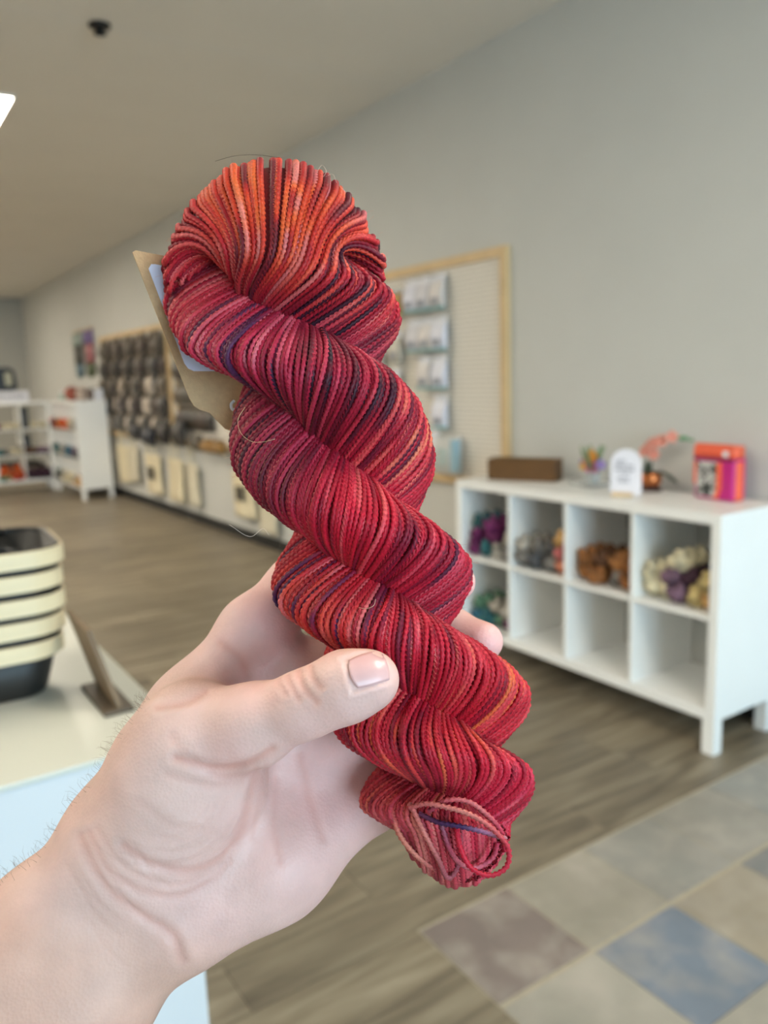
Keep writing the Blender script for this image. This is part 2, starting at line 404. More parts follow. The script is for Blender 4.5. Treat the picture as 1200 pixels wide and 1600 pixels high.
for c, cn in ((2, 'third'), (3, 'fourth')):
    fillf(far_a, acell, c, 2, [[PU, CR, CR, CR]] if c == 2 else [[None, CR, CR]], cn, 'top', wa, ga)
    fillf(far_a, acell, c, 1, [[TE, GR, CR, CR], [None, None, LG]] if c == 2 else [[DB, DB, MV, MV]], cn, 'middle', wa, ga)
    fillf(far_a, acell, c, 0, [[GN, YC, RD, RD], [OG, OG, OG], [OG, OG]] if c == 2 else [[DP, DP, DP, DP], [DP, DP, DP]], cn, 'bottom', wa, ga)
fb = {2: [[DP, PK], [OG, YC], [OG, RD], [LG, CR]], 1: [[TE, TE], [LG, GR], [BL, BL], [DG, MV]], 0: [[DG, GN], [LG, CR], [CR, CR], [YE, LG]]}
for r in (0, 1, 2):
    for c in range(4):
        a, b = fb[r][c]
        fillf(far_b, bcell, c, r, [[a, b, a], [b, a]], ORD[c], ['bottom', 'middle', 'top'][r], wbn, gb)
# dark upright boxes in the far shelf
for r, h, lab in ((2, .30, 'tall black box standing in the top row of the far shelf'), (1, .28, 'tall black box standing in the middle row of the far shelf')):
    x0, z0 = acell(3, r)
    t = thing('storage_box', lab, 'box', (.917 + x0 + .004, 12.2, z0))
    part('body', G().box(0, .10, 0, .25, 0, h - .03), M_dark, t, bevel=.004); part('lid', G().box(-.002, .102, -.002, .252, h - .03, h), M_black, t, bevel=.003)

# things on the far shelves
FT = .132 + .076 + 3 * .34 + .032
t = thing('coffee_machine', 'black machine with a pale window on top of the far white shelf', 'machine', (1.80, 12.22, FT + .165))
pr = [(0, 0), (.36, 0), (.38, .03), (.36, .24), (.33, .29), (.28, .31), (0, .31)]
part('housing', G().prism([(a - .14, b) for a, b in pr], 0, .26), M_dark, t, bevel=.012)
part('window', G().box(.08, .17, -.006, .004, .06, .24), mat('frosted_window', (168, 164, 140), .3), t, bevel=.006)
part('foot', G().box(-.1, .18, .02, .24, -.012, 0), M_black, t)
t = thing('sign_box', 'long white box with grey lettering under the black machine', 'box', (1.42, 12.16, FT))
part('box_body', G().box(0, .74, 0, .33, 0, .15), M_card, t, bevel=.004)
for k in range(9): part('letter_mark', G().box(.34 + k * .04, .366 + k * .04, -.002, .001, .05, .05 + random.choice([.04, .06])), M_ink, t)
t = thing('glass_jar', 'small pale blue jar on the corner shelf', 'jar', (2.52, 11.75, FT))
part('jar_body', G().lathe([(.04, 0), (.05, .02), (.05, .08), (.035, .1)], 16), mat('pale_blue_glaze', (168, 186, 178), .3), t, True); part('lid', G().lathe([(.038, .1), (.038, .118), (.01, .125)], 16), M_card, t, True)
for k, (x, y, c, r, lab) in enumerate([(2.5, 11.1, (150, 84, 70), .09, 'round rust-coloured yarn ball on the corner shelf'), (2.62, 10.95, (70, 62, 56), .075, 'round dark brown yarn ball on the corner shelf'),
                                       (2.56, 10.78, (176, 160, 148), .085, 'round pale beige yarn ball on the corner shelf'), (2.68, 10.72, (98, 86, 80), .08, 'round grey brown yarn ball on the corner shelf')]):
    g = G()
    for j in range(7):
        ax = Vector((random.gauss(0, 1), random.gauss(0, 1), random.gauss(0, 1))).normalized().to_track_quat('Z', 'Y')
        for d in (-.3, 0, .3):
            rr = r * .95 * math.sqrt(1 - d * d)
            g.tube([ax @ Vector((rr * math.cos(a), rr * math.sin(a), d * r)) + Vector((0, 0, r)) for a in np.linspace(0, 2 * math.pi, 18)[:-1]], r * .13, 5, True)
    g.ball((0, 0, r), r * .93)
    tag(link('yarn_ball', g.mesh('yarn_ball', True), M_yarn, None, (x, y, FT), color=c), lab, 'yarn ball', 'yarn balls on the corner shelf')
t = thing('paper_bin', 'white paper box at the wall end of the corner shelf', 'box', (2.66, 10.62, FT))
part('bin_body', G().box(0, .11, 0, .3, 0, .14), M_card, t, bevel=.003); part('bin_lip', G().box(-.004, .114, -.004, .304, .13, .145), M_white, t)

# textile hangings on the right wall
for y, cols, lab in ((12.25, [(150, 164, 158), (76, 74, 70), (92, 116, 128)], 'narrow wall hanging in pale blue, charcoal and blue'),
                     (11.62, [(112, 96, 150), (160, 96, 104), (64, 78, 42)], 'narrow wall hanging in violet, rose and dark green')):
    t = thing('wall_hanging', lab, 'hanging', (WALLX, y, 1.56), 0, 'textile hangings on the right wall')
    part('rod', G().tube([(-.02, -.28, .655), (-.02, .28, .655)], .01, 8), M_frame, t, True)
    for k, (c, (z0, z1)) in enumerate(zip(cols, ((.46, .64), (.2, .46), (0, .2)))):
        n = 14; vs = []
        for zi in (0, 1):
            for i in range(n + 1):
                q = i / n; yy = -.25 + .5 * q; drop = (.06 * math.sin(math.pi * q) if zi == 0 and k == 2 else 0)
                vs.append((-.016 - .008 * math.sin(9 * q + k), yy, (z0 - drop + .06 * (k == 2)) if zi == 0 else z1))
        g = G().add(vs, [(i, i + 1, n + 2 + i, n + 1 + i) for i in range(n)])
        o = part('cloth_band', g, M_plain, t, True, color=c); s = o.modifiers.new('thick', 'SOLIDIFY'); s.thickness = .006

# ------------------------------------------------------------------ pegboards
def pegboard(y0, y1, lab):
    z0, z1, w = .80, 2.065, .05
    t = thing('pegboard', lab, 'pegboard', (WALLX, y0, z0), 0, 'framed pegboards on the right wall')
    Ln = y1 - y0; H = z1 - z0
    part('board', G().box(-.016, -.004, w * .5, Ln - w * .5, w * .5, H - w * .5), M_peg, t)
    part('frame_rail', G().box(-.034, -.001, 0, Ln, 0, w), M_frame, t, bevel=.002); part('frame_rail', G().box(-.034, -.001, 0, Ln, H - w, H), M_frame, t, bevel=.002)
    t['y0'] = y0
    for y in (0, Ln - w): part('frame_post', G().box(-.034, -.001, y, y + w, w, H - w), M_frame, t, bevel=.002)
    return t
near_board = pegboard(3.155, 5.60, 'nearest wood-framed white pegboard with white packets')
pegboard(5.78, 8.22, 'middle wood-framed pegboard mostly hidden behind the held skein')
pegboard(8.40, 11.02, 'farthest wood-framed pegboard covered with dark packets')
BX = WALLX - .016
hook_me = G().tube([(0, 0, 0), (-.11, 0, 0), (-.12, 0, .012)], .0025, 6).mesh('peg_hook', True); hook_me.materials.append(M_steel)
def packet_meshes(w, h, d, name):
    e = G(); n = 6; vs = []; fs = []
    for i in range(n + 1):                                # a pillow-shaped pouch hanging under a card header
        z = -h * .22 - h * .78 * i / n; b = d * (.25 + .75 * math.sin(math.pi * min(1, (i + .4) / (n + .8))))
        vs += [(-b, -w / 2, z), (-b, w / 2, z), (0, w / 2, z), (0, -w / 2, z)]
    for i in range(n):
        for k in range(4): k2 = (k + 1) % 4; fs.append((i * 4 + k, i * 4 + k2, i * 4 + 4 + k2, i * 4 + 4 + k))
    fs += [(3, 2, 1, 0), (n * 4, n * 4 + 1, n * 4 + 2, n * 4 + 3)]
    body = e.add(vs, fs).mesh(name, False)
    head = G().box(-.006, 0, -w / 2 - .002, w / 2 + .002, -h * .24, 0).mesh(name + '_header')
    return body, head
big = packet_meshes(.115, .19, .035, 'packet_pouch'); gold = packet_meshes(.15, .17, .04, 'gold_pouch')
M_pale = mat('pale_packet_print', (214, 214, 222), .3, .12, 30, objcolor=True)
for m_, me in ((M_pale, big[0]), (M_card, big[1]), (M_pale, gold[0]), (M_glass, gold[1])): me.materials.append(m_)
def hang(y, z, meshes, col, lab, stripe=None, off=.03, cat='packet', grp='packets on the nearest pegboard', hcol=None):
    h = link('peg_hook', hook_me, M_steel, near_board, (-.016, y - 3.155, z - .012 - .80))
    t = thing('craft_packet', lab, cat, (BX - off, y, z), 0, grp)
    link('pouch', meshes[0], None, t, color=col); link('header_card', meshes[1], None, t)
    if stripe:
        part('colour_band', G().box(-.038, -.001, -.058, .058, -.192, -.182), M_plain, t, color=stripe)
        part('product_label', G().box(-.0395, -.034, -.022, .022, -.165, -.13), M_ink, t)
rows_near = [(1.985, [3.955, 3.83, 3.70]), (1.755, [3.94, 3.815, 3.69]), (1.537, [3.84, 3.695]), (1.311, [3.70]), (1.104, [3.78])]
for ri, (z, ys) in enumerate(rows_near):
    for yi, y in enumerate(ys):
        hang(y, z, big, [(218, 218, 230), (206, 204, 210), (212, 206, 204)][(ri + yi) % 3], f'white craft packet {"nearest the bare board" if yi == len(ys) - 1 and len(ys) > 1 else ORD[yi] + " from the left"} in the {ORD[ri]} row of the near pegboard', (120, 176, 176))
hang(4.13, 1.955, gold, (186, 150, 88), 'golden packet beside the top row of white packets')
for k, (y, z) in enumerate([(4.13, 1.70), (4.16, 1.47), (4.1, 1.24), (4.0, 1.02), (4.3, 1.95), (4.33, 1.6)]):
    hang(y, z, big, (196, 190, 178), f'pale craft packet at the skein edge, {ORD[k]} of the left column of the near pegboard', (150, 150, 140))
t = thing('clear_bag', 'clear bag with a pale blue edge at the foot of the near pegboard', 'bag', (BX - .02, 3.63, .86))
g = G(); n = 8; vs = []; fs = []
for i in range(n + 1):
    z = .215 * i / n; b = .02 + .04 * math.sin(math.pi * (1 - i / n) * .8)
    vs += [(-b, -.1, z), (-b, .1, z), (0, .1, z), (0, -.1, z)]
for i in range(n):
    for k in range(4): k2 = (k + 1) % 4; fs.append((i * 4 + k, i * 4 + k2, i * 4 + 4 + k2, i * 4 + 4 + k))
fs += [(3, 2, 1, 0), (n * 4, n * 4 + 1, n * 4 + 2, n * 4 + 3)]
part('pouch', g.add(vs, fs), M_pale, t, color=(188, 190, 188)); part('blue_edge', G().box(-.062, -.02, -.105, -.068, .02, .2), M_plain, t, color=(150, 184, 200))
part('inner_card', G().box(-.066, -.055, -.03, .05, .05, .15), M_plain, t, color=(176, 192, 190))

small = packet_meshes(.16, .235, .05, 'dark_pouch')
M_head2 = mat('dark_header', (92, 82, 68), .5, .2, 20)
small[0].materials.append(M_pack); small[1].materials.append(M_head2)
darkc = [(78, 68, 56), (60, 52, 44), (96, 84, 70), (70, 56, 48), (84, 78, 70), (52, 46, 42)]
for r in range(5):
    for c in range(15):
        y = 10.86 - c * .166; z = 2.0 - r * .222
        col = darkc[(r * 7 + c * 3 + (r * c) % 4) % 6]; nm = 'dark'
        if (r, c) in ((2, 5), (3, 3), (3, 7), (4, 6), (4, 9), (4, 1), (3, 11), (2, 12), (4, 12)): col = (188, 174, 158); nm = 'pale'
        t = thing('craft_packet', f'{nm} packet in the {ORD[r]} row, {ORD[c]} from the far end, of the farthest pegboard', 'packet', (BX - .012 - .02 * ((r + c) % 3), y, z), 0, 'packets on the farthest pegboard')
        link('pouch', small[0], None, t, color=col); link('header_card', small[1], None, t)
for r in range(4):
    for c in range(5):
        y = 8.1 - c * .2; z = 1.95 - r * .25
        t = thing('craft_packet', f'dark packet in the {ORD[r]} row, {ORD[c]} from the far end, of the middle pegboard', 'packet', (BX - .012, y, z), 0, 'packets on the middle pegboard')
        link('pouch', small[0], None, t, color=darkc[(r + 2 * c) % 6]); link('header_card', small[1], None, t)
# small dark and brown pouches along the lower rail
for k, (y, z, w, h, c, lab) in enumerate([(9.45, .97, .3, .17, (40, 38, 40), 'black pouch hanging above the tote bags, farther one'), (8.95, .96, .34, .2, (38, 40, 50), 'blue black pouch hanging above the printed tote bag'),
                                          (8.42, 1.02, .22, .22, (46, 42, 40), 'black pouch hanging above the long-handled tote'), (7.95, 1.06, .26, .26, (60, 56, 52), 'charcoal pouch below the paper tag'),
                                          (7.18, .90, .2, .12, (150, 112, 58), 'golden brown pouch left of the held skein'), (6.92, .90, .2, .12, (140, 104, 52), 'golden brown pouch touching the skein edge'),
                                          (7.45, .93, .2, .15, (84, 76, 64), 'grey brown pouch beside the golden ones')]):
    t = thing('zip_pouch', lab, 'pouch', (BX - .085, y, z), 0, 'pouches along the lower rail')
    g = G(); n = 8; vs = []; fs = []
    for i in range(n + 1):
        q = i / n; b = .015 + .06 * math.sin(math.pi * q * .95); ww = w / 2 * (1 - .12 * abs(2 * q - 1) ** 2)
        vs += [(-b, -ww, -h * q), (-b, ww, -h * q), (0, ww, -h * q), (0, -ww, -h * q)]
    for i in range(n):
        for j in range(4): j2 = (j + 1) % 4; fs.append((i * 4 + j, i * 4 + j2, i * 4 + 4 + j2, i * 4 + 4 + j))
    fs += [(3, 2, 1, 0), (n * 4, n * 4 + 1, n * 4 + 2, n * 4 + 3)]
    part('pouch_body', g.add(vs, fs), M_plain, t, color=c); part('zip', G().box(-.02, .0, -w * .42, w * .42, -.002, .008), M_black, t); part('hanging_strap', G().tube([(0, 0, -.02), (.05, 0, .03), (.10, 0, .01)], .003, 5), M_black, t, True)

# tote bags hanging below
def tote(y, z, w, h, hl, m, lab, mark=True):
    t = thing('tote_bag', lab, 'bag', (WALLX - .035, y, z), 0, 'tote bags along the right wall')
    n, k = 10, 10; vs = []; fs = []
    for i in range(k + 1):
        for j in range(n + 1):
            q = j / n; s = i / k
            vs.append((-.012 - .03 * math.sin(math.pi * q) ** .6 * (.3 + .7 * s) - .012 * math.sin(7 * q + 3 * s + y * 5) * s, (q - .5) * w * (1 - .05 * math.sin(math.pi * s)), -h * s))
    for i in range(k):
        for j in range(n): fs.append((i * (n + 1) + j, (i + 1) * (n + 1) + j, (i + 1) * (n + 1) + j + 1, i * (n + 1) + j + 1))
    b = part('bag_body', G().add(vs, fs), m, t, True); s = b.modifiers.new('thick', 'SOLIDIFY'); s.thickness = .008; s.offset = 0
    hd = []
    for a in np.linspace(0, math.pi, 14): hd.append((-.02, -w * .2 * math.cos(a), hl * math.sin(a) ** .7 - .02))
    g = G()
    for p, q in zip(hd[:-1], hd[1:]): g.tube([p, q], .012, 5)
    part('handle', g, m, t, True)
    if mark:
        o = part('print', G().box(-.058, -.05, -w * .17, w * .17, -h * .62, -h * .3), M_inkd, t)
tote(10.32, .68, .50, .46, .2, M_canvas, 'cream tote bag nearest the corner shelf', False)
tote(9.86, .70, .36, .44, .18, M_canvas2, 'pale tote bag second from the corner shelf', False)
tote(9.12, .64, .56, .45, .2, M_canvas, 'cream tote bag with a dark print below the black pouches')
tote(8.36, .64, .46, .46, .28, M_canvas, 'cream tote bag with long upright handles below the paper tag', False)
tote(7.86, .62, .34, .43, .2, M_canvas2, 'grey white tote bag beside the long-handled one', False)
tote(6.60, .63, .48, .40, .16, M_canvas, 'cream tote bag with a dark print left of the held skein')
tote(6.10, .55, .34, .40, .16, M_canvas2, 'pale tote bag half hidden by the held skein', False)

# ------------------------------------------------------------------ things on the low white shelf
TZ = .132 + .076 + 2 * .34 + .016
bx = Vector((2.601, 2.992, TZ)); ang = math.atan2(2.677 - 2.992, 2.748 - 2.601)
t = thing('wooden_box', 'dark brown open wooden box on the white cube shelf', 'box', bx, ang)
Ln, Dp, Hh, w = .345, .11, .105, .014
part('base_board', G().box(w, Ln - w, w, Dp - w, 0, w), M_boxw, t)
for y in (0, Dp - w): part('side_board', G().box(0, Ln, y, y + w, 0, Hh), M_boxw, t, bevel=.002)
for x in (0, Ln - w): part('end_board', G().box(x, x + w, w, Dp - w, 0, Hh), M_boxw, t, bevel=.002)

def blossom(parent, p, r, col, facing, seed, core=(220, 170, 80)):
    rr = random.Random(seed); q = Vector(facing).to_track_quat('Z', 'Y'); g = G()
    for k in range(5):
        a = 2 * math.pi * k / 5 + rr.random() * .4; vs = []
        for i, (d, wd) in enumerate(((.1, .12), (.45, .42), (.8, .4), (1.0, .12))):
            for s in (-1, 1): vs.append(q @ Vector((r * (d * math.cos(a) - s * wd * math.sin(a)), r * (d * math.sin(a) + s * wd * math.cos(a)), r * (.1 + .35 * d * d))))
        vs += [v - q @ Vector((0, 0, r * .07)) for v in vs]
        fs = []
        for i in range(3):
            fs.append((2 * i, 2 * i + 1, 2 * i + 3, 2 * i + 2)); fs.append((8 + 2 * i + 1, 8 + 2 * i, 8 + 2 * i + 2, 8 + 2 * i + 3))
            fs.append((2 * i, 2 * i + 2, 10 + 2 * i, 8 + 2 * i)); fs.append((2 * i + 3, 2 * i + 1, 9 + 2 * i, 11 + 2 * i))
        fs.append((0, 8, 9, 1)); fs.append((6, 7, 15, 14)); g.add(vs, fs)
    o = part('blossom', g, M_leaff, parent, True, loc=p, color=col)
    part('stamen', G().ball((0, 0, r * .12), r * .2, n=8, m=5), M_leaff, o, True, color=core)
def blade(parent, pts, w, m=M_leaf, name='leaf'):
    vs = []; n = len(pts)
    for i, p in enumerate(pts):
        p = np.array(p, float); a = np.array(pts[max(i - 1, 0)]); b = np.array(pts[min(i + 1, n - 1)])
        s = _n(np.cross(b - a, (0, 0, 1)) + 1e-6); ww = w * math.sin(math.pi * (i + .35) / (n - .3)) ** .7
        vs += [p - s * ww, p - np.array([0, 0, w * .18]), p + s * ww]
    fs = []
    for i in range(n - 1):
        for k in (0, 1): fs.append((3 * i + k, 3 * i + k + 1, 3 * i + 4 + k, 3 * i + 3 + k))
    o = part(name, G().add(vs, fs), m, parent, True); s = o.modifiers.new('thick', 'SOLIDIFY'); s.thickness = .002
VIEW = Vector((-.75, -.62, .25))
t = thing('flower_dish', 'clear glass dish with a small bright bunch of flowers', 'flowers', (2.762, 2.463, TZ))
part('dish', G().lathe([(.05, .0), (.055, .004), (.10, .016), (.102, .02), (.06, .010), (.02, .009)], 28), M_glass, t, True)
part('cup', G().lathe([(.028, .01), (.036, .03), (.04, .07), (.037, .07), (.033, .032), (.02, .014)], 20), M_glass, t, True)
for k, (dx, dy, dz, r, c) in enumerate([(0, 0, .085, .036, (208, 92, 150)), (.02, .035, .115, .03, (226, 140, 60)), (-.01, .0, .13, .028, (228, 150, 54)), (.0, -.045, .10, .024, (150, 130, 200)),
                                        (.01, .06, .10, .022, (140, 116, 180)), (.03, .03, .145, .02, (214, 160, 90)), (.02, -.02, .15, .02, (150, 176, 150)), (-.02, .03, .09, .022, (222, 172, 80))]):
    blossom(t, (dx, dy, dz), r, c, VIEW + Vector((0, dy * 6, .2)), k)
    part('stem', G().tube([(0, 0, .012), (dx * .6, dy * .6, dz * .6), (dx, dy, dz)], .002, 5), M_leaf, t, True)
M_sage = mat('sage_leaf', (120, 140, 104), .6, .15, 40)
for k in range(7):
    a = k * 2.4; blade(t, [(.012 * math.cos(a), .012 * math.sin(a), .05), (.03 * math.cos(a), .03 * math.sin(a), .11), (.05 * math.cos(a), .05 * math.sin(a), .15 + .01 * (k % 3)), (.055 * math.cos(a), .055 * math.sin(a), .185)], .01, M_sage)

aL = Vector((2.602, 2.225, TZ)); aang = math.atan2(2.105 - 2.225, 2.652 - 2.602)
t = thing('arch_sign', 'white arch-shaped sign with grey lettering on a small wooden foot', 'sign', aL, aang)
wd, hh = .128, .196
poly = [(0, .006), (wd, .006)] + [(wd / 2 + wd / 2 * math.cos(a), hh - wd / 2 + wd / 2 * math.sin(a)) for a in np.linspace(0, math.pi, 22)]
part('panel', G().prism(poly, 0, .005), mat('white_acrylic', (232, 230, 238), .3, .01), t)
part('foot', G().box(wd * .08, wd * .72, -.018, .03, 0, .016), M_frame, t, bevel=.002)
rr = random.Random(3)
for (z, x0, x1, hgt) in ((.145, .028, .062, .006), (.135, .022, .06, .006), (.122, .02, .09, .009), (.106, .018, .094, .009), (.094, .04, .08, .007), (.072, .03, .078, .008), (.058, .034, .074, .008)):
    x = x0
    while x < x1:
        ww = rr.uniform(.006, .014); part('lettering', G().box(x, min(x + ww, x1 + .004), -.0008, .0, z, z + hgt), M_ink, t); x += ww + .0035

t = thing('potted_orchid', 'small orchid with coral blossoms in a copper pot', 'plant', (2.83, 2.20, TZ))
part('pot', G().lathe([(.032, .022), (.043, .03), (.047, .05), (.043, .072), (.038, .078), (.036, .074), (.038, .06)], 24), M_copper, t, True)
part('stand', G().lathe([(.046, 0), (.048, .008), (.036, .014), (.036, .022)], 20), mat('dark_mahogany', (58, 24, 18), .35), t, True)
part('soil', G().lathe([(.036, .062), (.036, .068), (.01, .072)], 16), M_black, t, True)
sp = [(0, 0, .07), (-.002, -.002, .12), (.004, -.005, .165), (.008, -.02, .20), (.012, -.05, .222), (.02, -.10, .232), (.03, -.14, .228)]
part('stem', G().tube(sp, .0035, 6), M_leaf, t, True)
for k, (p, r) in enumerate([((-.004, .03, .165), .026), ((0, -.012, .155), .026), ((0, -.015, .205), .028), ((.004, -.045, .212), .028), ((.012, -.09, .232), .028), ((0, .01, .19), .024)]):
    blossom(t, p, r, (228, 156, 138), VIEW, 40 + k, (214, 110, 90))
part('bud', G().ball((.028, -.135, .228), .018, .022, .011), mat('bud_green', (96, 150, 106), .5), t, True); part('bud', G().ball((.034, -.165, .222), .010, .016, .006), MATS['bud_green'], t, True)
blade(t, [(0, .0, .07), (-.01, .035, .095), (-.01, .065, .10), (-.005, .095, .105)], .018); blade(t, [(0, 0, .07), (0, -.04, .088), (.0, -.085, .075), (.0, -.13, .045)], .018)
blade(t, [(0, 0, .07), (-.04, -.01, .09), (-.07, -.02, .085)], .014); blade(t, [(0, 0, .07), (.02, .03, .1), (.03, .05, .12)], .014)

pang = math.atan2(1.792 - 1.957, 2.775 - 2.803)
t = thing('zip_bag', 'magenta and orange bag with a patterned window and ribbed orange top', 'bag', (2.79, 1.962, TZ), pang + .07)
M_mag = mat('magenta_vinyl', (190, 26, 124), .3, .05, 20); M_orange = mat('coral_vinyl', (240, 104, 70), .35, .06, 20)
bw, bh, bd = .185, .215, .075
part('body', G().box(0, bw, 0, bd, .0, bh - .045), M_mag, t, bevel=.012)
g = G(); n = 22
for k in range(n):
    x = bw * (k + .5) / n; g.tube([(x, .004, bh - .05), (x, -.003, bh - .03), (x, .004, bh - .004), (x, .02, bh)], bw / n * .56, 6)
g.box(0, bw, .004, bd * .8, bh - .05, bh - .002); part('ribbed_top', g, M_orange, t, True)
part('top_seam', G().box(-.002, bw + .002, -.004, .01, bh - .062, bh - .049), mat('deep_magenta', (150, 16, 88), .35), t, bevel=.002)
def squig():
    m = bpy.data.materials.new('black_white_squiggle'); N, Lk, P = nodes(m)
    tc = N.new('ShaderNodeTexCoord'); nz = N.new('ShaderNodeTexNoise'); nz.inputs['Scale'].default_value = 38; nz.inputs['Detail'].default_value = 2; nz.inputs['Distortion'].default_value = 1.4
    Lk.new(tc.outputs['Object'], nz.inputs['Vector']); cr = N.new('ShaderNodeValToRGB'); e = cr.color_ramp.elements
    e[0].position = .44; e[0].color = L4((60, 62, 60)); e[1].position = .5; e[1].color = L4((196, 194, 192)); Lk.new(nz.outputs[0], cr.inputs[0])
    Lk.new(cr.outputs[0], P.inputs['Base Color']); P.inputs['Roughness'].default_value = .25; return m
part('window', G().box(.016, .108, -.004, .006, .012, bh - .066), squig(), t, bevel=.002)
vs = [(0.112, -.005, bh - .066), (.131, -.005, bh - .066), (.134, -.005, .05), (.118, -.005, .008), (.098, -.005, .008), (.112, -.005, .045)]
g = G().add(vs + [(a, .003, c) for a, b, c in vs], [(0, 1, 2, 3, 4, 5)[::-1], (6, 7, 8, 9, 10, 11)] + [(i, (i + 1) % 6, 6 + (i + 1) % 6, 6 + i) for i in range(6)])
part('curved_band', g, M_orange, t)
part('side_band', G().box(.002, .014, -.004, .003, .06, bh - .066), M_orange, t); part('side_trim', G().box(bw - .006, bw + .005, .012, bd * .7, .004, bh - .06), M_orange, t, bevel=.003)
part('logo_patch', G().box(bw - .046, bw - .022, -.008, .0, bh - .042, bh - .02), M_card, t, bevel=.002)

# ------------------------------------------------------------------ the white counter with baskets and a little sign
CZ = .95
t = thing('counter', 'white counter with a cream top in the left foreground', 'counter', (0, 1.01, 0))
cx0, cx1, cd = -.62, .337, .76
part('counter_top', G().box(cx0, cx1, 0, cd, CZ - .008, CZ), M_ctop, t, bevel=.0015)
part('front_panel', G().box(cx0 + .003, cx1 - .003, .003, .022, .0, CZ - .008), M_cfront, t, bevel=.001)
for x in (cx0 + .003, cx1 - .022): part('side_panel', G().box(x, x + .019, .022, cd - .01, 0, CZ - .008), M_white, t, bevel=.001)
part('back_panel', G().box(cx0 + .022, cx1 - .022, cd - .03, cd - .01, 0, CZ - .008), M_white, t)

def rrect(cx, cy, w, d, r, n=8):
    pts = []
    for qx, qy, a0 in ((1, 1, 0), (-1, 1, 90), (-1, -1, 180), (1, -1, 270)):
        for i in range(n + 1):
            a = math.radians(a0 + 90 * i / n); pts.append((cx + qx * (w / 2 - r) + r * math.cos(a), cy + qy * (d / 2 - r) + r * math.sin(a)))
    return pts
def shell(rings):
    n = len(rings[0][0]); g = G(); vs = []
    for pts, z in rings: vs += [(x, y, z) for x, y in pts]
    fs = []
    for i in range(len(rings) - 1):
        for k in range(n): k2 = (k + 1) % n; fs.append((i * n + k, i * n + k2, (i + 1) * n + k2, (i + 1) * n + k))
    return g, vs, fs, n
def band(w, d, r, z0, z1, th):
    g, vs, fs, n = shell([(rrect(0, 0, w, d, r), z0), (rrect(0, 0, w, d, r), z1), (rrect(0, 0, w - 2 * th, d - 2 * th, r - th), z1), (rrect(0, 0, w - 2 * th, d - 2 * th, r - th), z0), (rrect(0, 0, w, d, r), z0)])
    return g.add(vs, fs)
def basket_material():
    m = bpy.data.materials.new('black_mesh'); N, Lk, P = nodes(m)
    tc = N.new('ShaderNodeTexCoord'); w1 = N.new('ShaderNodeTexChecker'); w1.inputs['Scale'].default_value = 420
    Lk.new(tc.outputs['Object'], w1.inputs['Vector']); w1.inputs['Color1'].default_value = L4((40, 38, 34)); w1.inputs['Color2'].default_value = L4((12, 13, 16))
    Lk.new(w1.outputs[0], P.inputs['Base Color']); P.inputs['Roughness'].default_value = .5; return m
M_mesh = basket_material()
BW, BD, BH = .36, .245, .088
for k in range(5):
    z = CZ + k * .0352
    t = thing('shopping_basket', ['bottom basket of the stack, its black mesh body showing', 'second basket from the bottom of the wood-banded stack', 'middle basket of the wood-banded stack', 'second basket from the top of the wood-banded stack', 'top basket of the stack, open with a black inside'][k], 'basket',
              (.070 + .002 * ((k * 7) % 3) + .0026 * k, 1.385, z), math.radians(-3 + [0, 1, -.8, .6, 0][k]), 'stacked baskets with wooden bands')
    a = .028                                               # taper so that they nest
    g, vs, fs, n = shell([(rrect(0, 0, BW - 2 * a - .01, BD - 2 * a - .01, .04), .0005), (rrect(0, 0, BW - 2 * a, BD - 2 * a, .045), .008), (rrect(0, 0, BW - .014, BD - .014, .052), BH + .002),
                          (rrect(0, 0, BW - .022, BD - .022, .048), BH + .002), (rrect(0, 0, BW - 2 * a - .008, BD - 2 * a - .008, .041), .010)])
    fs.append(tuple(range(n))[::-1]); fs.append(tuple(range(4 * n, 5 * n)))
    part('mesh_body', g.add(vs, fs), M_mesh, t, True)
    part('wooden_band', band(BW, BD, .06, BH - .020, BH + .005, .006), M_bamboo, t, bevel=.0015)
    rim = [(x, y, BH + .003) for x, y in rrect(0, 0, BW - .016, BD - .016, .05)]
    part('rim', G().tube(rim, .0045, 6, True), M_dark, t, True)
    if k == 4:
        for s in (-1, 1):
            pts = [(s * (BW / 2 - .03) * 0 + .11 * math.cos(a_), s * (BD / 2 - .012) - s * .03 * math.sin(a_), BH + .002 + .010 * math.sin(a_)) for a_ in np.linspace(0, math.pi, 12)]
            part('handle', G().tube(pts, .006, 6), M_dark, t, True)
t = thing('sign_holder', 'thin brown wooden sign leaning on its small dark base, on the counter', 'sign', (.28, 1.205, CZ))
part('base', G().box(-.023, .021, -.07, .07, 0, .008), mat('dark_brown_wood', (84, 72, 58), .5, .15, 14, stretch=(1, 6, 1)), t, bevel=.002)
tl = math.atan2(.033, .125)
g = G().box(-.0035, .0035, -.062, .062, 0, .13); o = part('panel', g, M_signw, t, bevel=.001, loc=(.002, 0, .006)); o.rotation_euler = (0, -tl, 0)

# ------------------------------------------------------------------ the held skein: a hank twisted on itself
D0 = .27; U = D0 / F                                       # distance to the skein's axis; size of one photo pixel there
def P3(px, py, dz):                                       # point at photo pixel (px,py), dz pixels in front of the skein's axis, in camera axes
    dep = D0 - np.asarray(dz, float) * U
    return np.stack(np.broadcast_arrays((np.asarray(px, float) - 600) / F * dep, (800 - np.asarray(py, float)) / F * dep, -dep), -1)
BASE = P3(730, 1370, 0)
skein = bpy.data.objects.new('yarn_skein', None); COL.objects.link(skein); skein.empty_display_size = .03
skein.matrix_world = CMAT @ Matrix.Translation(BASE)
tag(skein, 'large twisted red, orange and plum yarn skein held in the hand', 'yarn')

